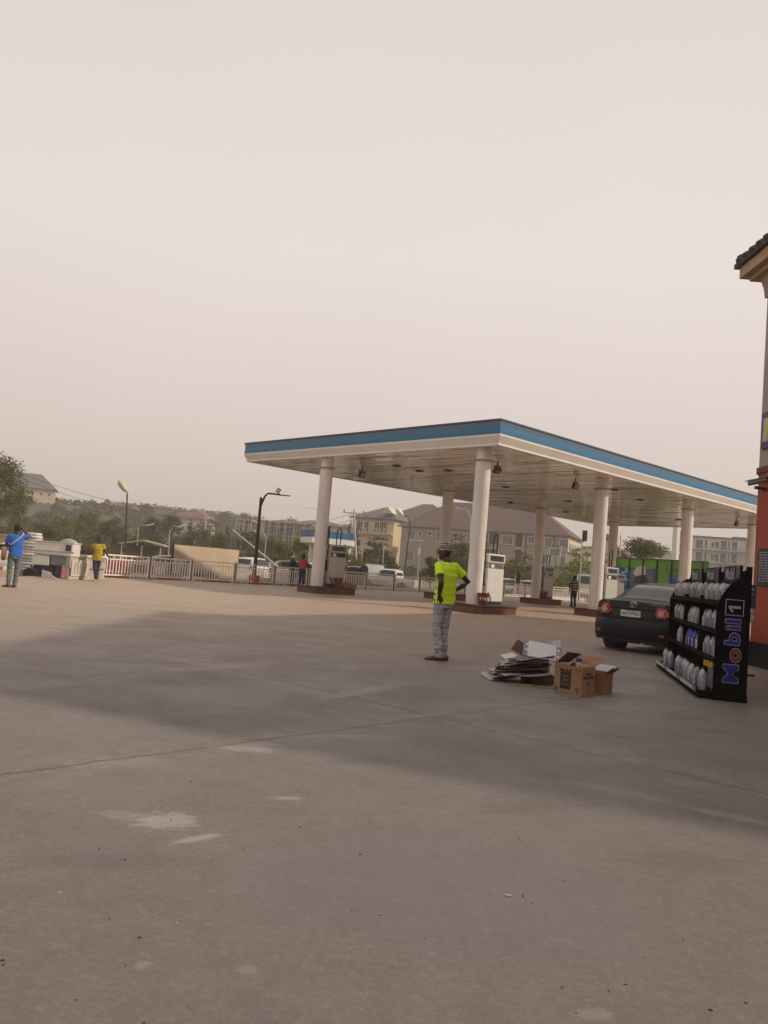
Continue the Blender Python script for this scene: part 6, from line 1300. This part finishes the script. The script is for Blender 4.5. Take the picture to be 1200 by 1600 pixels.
for sg in (-1, 1):
    for y in (.9, 5.6): m = MB(); m.loft([[V((sg*1.05+dx, y+.48*math.cos(t), .48+.48*math.sin(t))) for t in [2*math.pi*i/18 for i in range(18)]] for dx in (-.13, .13)]); m.build('wheel', black_rubber, o)
# white generator box on a trailer
p = G(54, 903); q = G(108, 905.5); Lg = 3.05; gz = math.atan2(q.y-p.y, q.x-p.x); Yg = 29.8; p = V((AT(50, 880, Yg).x, Yg, -.12)); Lg = 60*Yg/FPX
o = thing('generator_trailer', 'white boxed generator on a trailer with a small dark panel', 'generator', p, .06)
m = MB(); m.box((Lg/2, .45, 1.16), (Lg, .9, .50)); m.build('enclosure', white_paint, o, bevel=.03)
m = MB(); m.box((Lg*.21, .45, .72), (Lg*.42, .9, .36)); m.build('lower_door', white_paint, o, bevel=.01)
m = MB(); m.box((Lg/2, -.012, .95), (Lg-.03, .02, .025)); m.box((Lg/2, -.012, 1.08), (Lg-.03, .02, .02)); m.build('seam', grey_metal, o)
m = MB(); m.box((Lg*.72, .46, .74), (Lg*.54, .86, .32)); m.build('base_tank', mat('mid_grey_steel', (.20, .20, .20), .6), o); m = MB(); m.box((Lg*.88, -.012, 1.24), (.20, .02, .22)); m.build('control_panel', mat('dark_blue_panel', (.03, .035, .07), .4), o)
m = MB(); m.box((Lg/2, .45, 1.426), (Lg+.05, .95, .03)); m.build('lid', white_paint, o)
m = MB(); m.box((Lg*.3, .45, .42), (Lg*.55, .8, .22)); m.build('axle_frame', dark_metal, o)
for y in (-.03, .93): m = MB(); m.loft([[V((-.06+.2*math.cos(t), y+dy, .2+.2*math.sin(t))) for t in [2*math.pi*i/18 for i in range(18)]] for dy in (-.07, .07)]); m.build('wheel', black_rubber, o)
for x in (Lg*.55, Lg*.97): m = MB(); m.box((x, .45, .28), (.08, .8, .58)); m.build('leg', dark_metal, o)
m = MB(); m.bar((.0, -.1, .5), (.55, -.4, .06), .05); m.build('tow_bar', dark_metal, o)
m = MB(); m.loft([ell((0, 0, z), rx, rx*.6, 14) for z, rx in ((0, .34), (.06, .30), (.12, .18), (.15, .05))]); tag(m.build('grey_tarpaulin', mat('tarp_grey', (.30, .29, .28), .8), loc=p+V((1.0, .7, 1.441)), smooth=60), 'grey rounded tarpaulin lying on the generator box', 'tarpaulin')
# stack of white sacks
Ys = 31.5; p = V((AT(46, 880, Ys).x, Ys, 0)); r = random.Random(5)
sk = mat('white_sack', (.56, .53, .50), .85, var=.15, scale=5); sproto = None
for k in range(13):
    m = MB(); w_, d_, h_ = .33, .30, .115
    if sproto is None:
        m.loft([ell((0, 0, z), w_*s, d_*s, 16, p=4) for z, s in ((0, .86), (.02, .96), (.058, 1.), (.095, .96), (.112, .85))]); sproto = m.build('sack', sk, smooth=60); o = sproto
    else: o = sproto.copy(); COL.objects.link(o)
    o.location = (p.x+r.uniform(-.03, .03), p.y+r.uniform(-.03, .03), .11+k*.114); o.rotation_euler.z = r.uniform(-.12, .12)
    tag(o, f'white sack, {pos_w[k]} from the bottom of the stack beside the generator', 'sack', 'stacked white sacks')
tag(MB().box((0, 0, .28), (.8, .7, .55)).build('pallet_block', mat('dirt_block', (.25, .20, .15), .9, var=.3), loc=(p.x, p.y, GZ)), 'dusty block under the stack of white sacks', 'block')
m = MB(); p = V((AT(4, 880, 42).x, 42, 0)); m.box((0, 0, .45), (1.3, .2, 1.85)); m.box((0, -.02, 1.431), (1.36, .3, .10)); tag(m.build('wall', mat('ochre_wall', (.48, .36, .21), .85, var=.1), loc=p), 'ochre wall behind the man in blue at the left edge', 'wall')
m = MB(); r = random.Random(8)
pts_ = []
for j in range(9):
    pts_.append([V((1.5*(1-j/8)*math.cos(a)*(1+.2*noise.noise(V((math.cos(a), math.sin(a), j*.3)))), .8*(1-j/8)*math.sin(a), .55*(j/8)**.8)) for a in [2*math.pi*i/20 for i in range(20)]])
m.loft(pts_); p = V((AT(36, 880, 32.5).x, 32.6, -.3)); tag(m.build('sand_heap', mat('ochre_sand', (.42, .31, .17), .95, var=.2, bump=.5, bscale=20), loc=p, smooth=180), 'heap of ochre sand between the man in blue and the generator', 'sand heap')
p = G(76, 905); o = tag(MB().prism([(-.25, .02), (.03, .08), (.28, -.0), (.33, .03), (.07, .18), (-.01, .28), (-.22, .32)], .02, M=frame((0, 0, 0), (1, 0, 0), (0, -.3, 1))).build('white_sheet', board_white, loc=p), 'crumpled white sheet lying below the generator', 'sheet')
# red umbrella and street traders' table behind the fence
p = V((AT(180, 880, 40).x, 40, 0)); o = thing('umbrella', 'red trader umbrella behind the left railing', 'umbrella', p); zt_ = 1.35+(hor(180)-870)/FPX*40
m = MB(); m.loft([[V((rd*math.cos(2*math.pi*i/16), rd*math.sin(2*math.pi*i/16), z)) for i in range(16)] for rd, z in ((.72, zt_-.62), (.70, zt_-.35), (.42, zt_-.1), (.03, zt_))], cap=False); m.build('cover', mat('red_cover', (.46, .10, .09), .8, var=.1), o, smooth=60); m = MB(); m.cyl((0, 0, 0), .025, zt_-.02, 8); m.build('pole', galv, o)
for i, (px, Y, w_, h_, mm, lb) in enumerate(((206, 42, 1.1, .55, mat('pale_green_cloth', (.42, .48, .44), .8), 'pale green covered stall table behind the railing'), (224, 42, 1.0, .5, mat('dull_red_cloth', (.34, .08, .07), .8), 'dull red covered stall table behind the railing'), (252, 44, 1.3, .62, mat('white_cloth', (.60, .57, .54), .8), 'white covered stall table left of the brown hoarding'), (387, 49, 1.9, .6, mat('pale_cloth', (.52, .50, .44), .8), 'pale covered stall table behind the lamp post'), (440, 50, 1.1, .9, mat('white_board', (.62, .62, .62), .6), 'white board standing behind the railing left of the attendants'))):
    p = V((AT(px, 880, Y).x, Y, GZ)); h_ += .4; o = thing('stall_table', lb, 'stall table', p, .6); m = MB(); m.box((0, 0, h_), (w_, .7, .05)); m.build('table_top', mm, o); m = MB(); m.box((0, -.355, h_*.5+.08), (w_*.98, .015, h_*.75)); m.build('cloth_drop', mm, o)
    for sx in (-1, 1):
        for sy in (-1, 1): m = MB(); m.box((sx*(w_/2-.06), sy*.3, h_/2-.014), (.05, .05, h_-.03)); m.build('leg', wood_pole, o)
# scattered bits on the concrete
m = MB(); r = random.Random(21); nb = 80
for k in range(nb):
    px, py = r.uniform(-40, 1240), 960+640*r.random()**.8
    if 640 < px < 960 and py < 1095: continue
    p = G(px, py); s = r.uniform(.0015, .006)*(1 if r.random() < .92 else 1.8); a = r.uniform(0, 6.28)
    m.box((p.x, p.y, s*.25+.0005), (s*r.uniform(1, 3), s, s*.5), r.choice([0, 0, 0, 1, 2]), rz=a)
struct(m.build('litter', [mat('dark_bits', (.05, .04, .035), .9), mat('pale_bits', (.45, .42, .38), .9), mat('leaf_bits', (.14, .09, .04), .9)]), 'stuff')
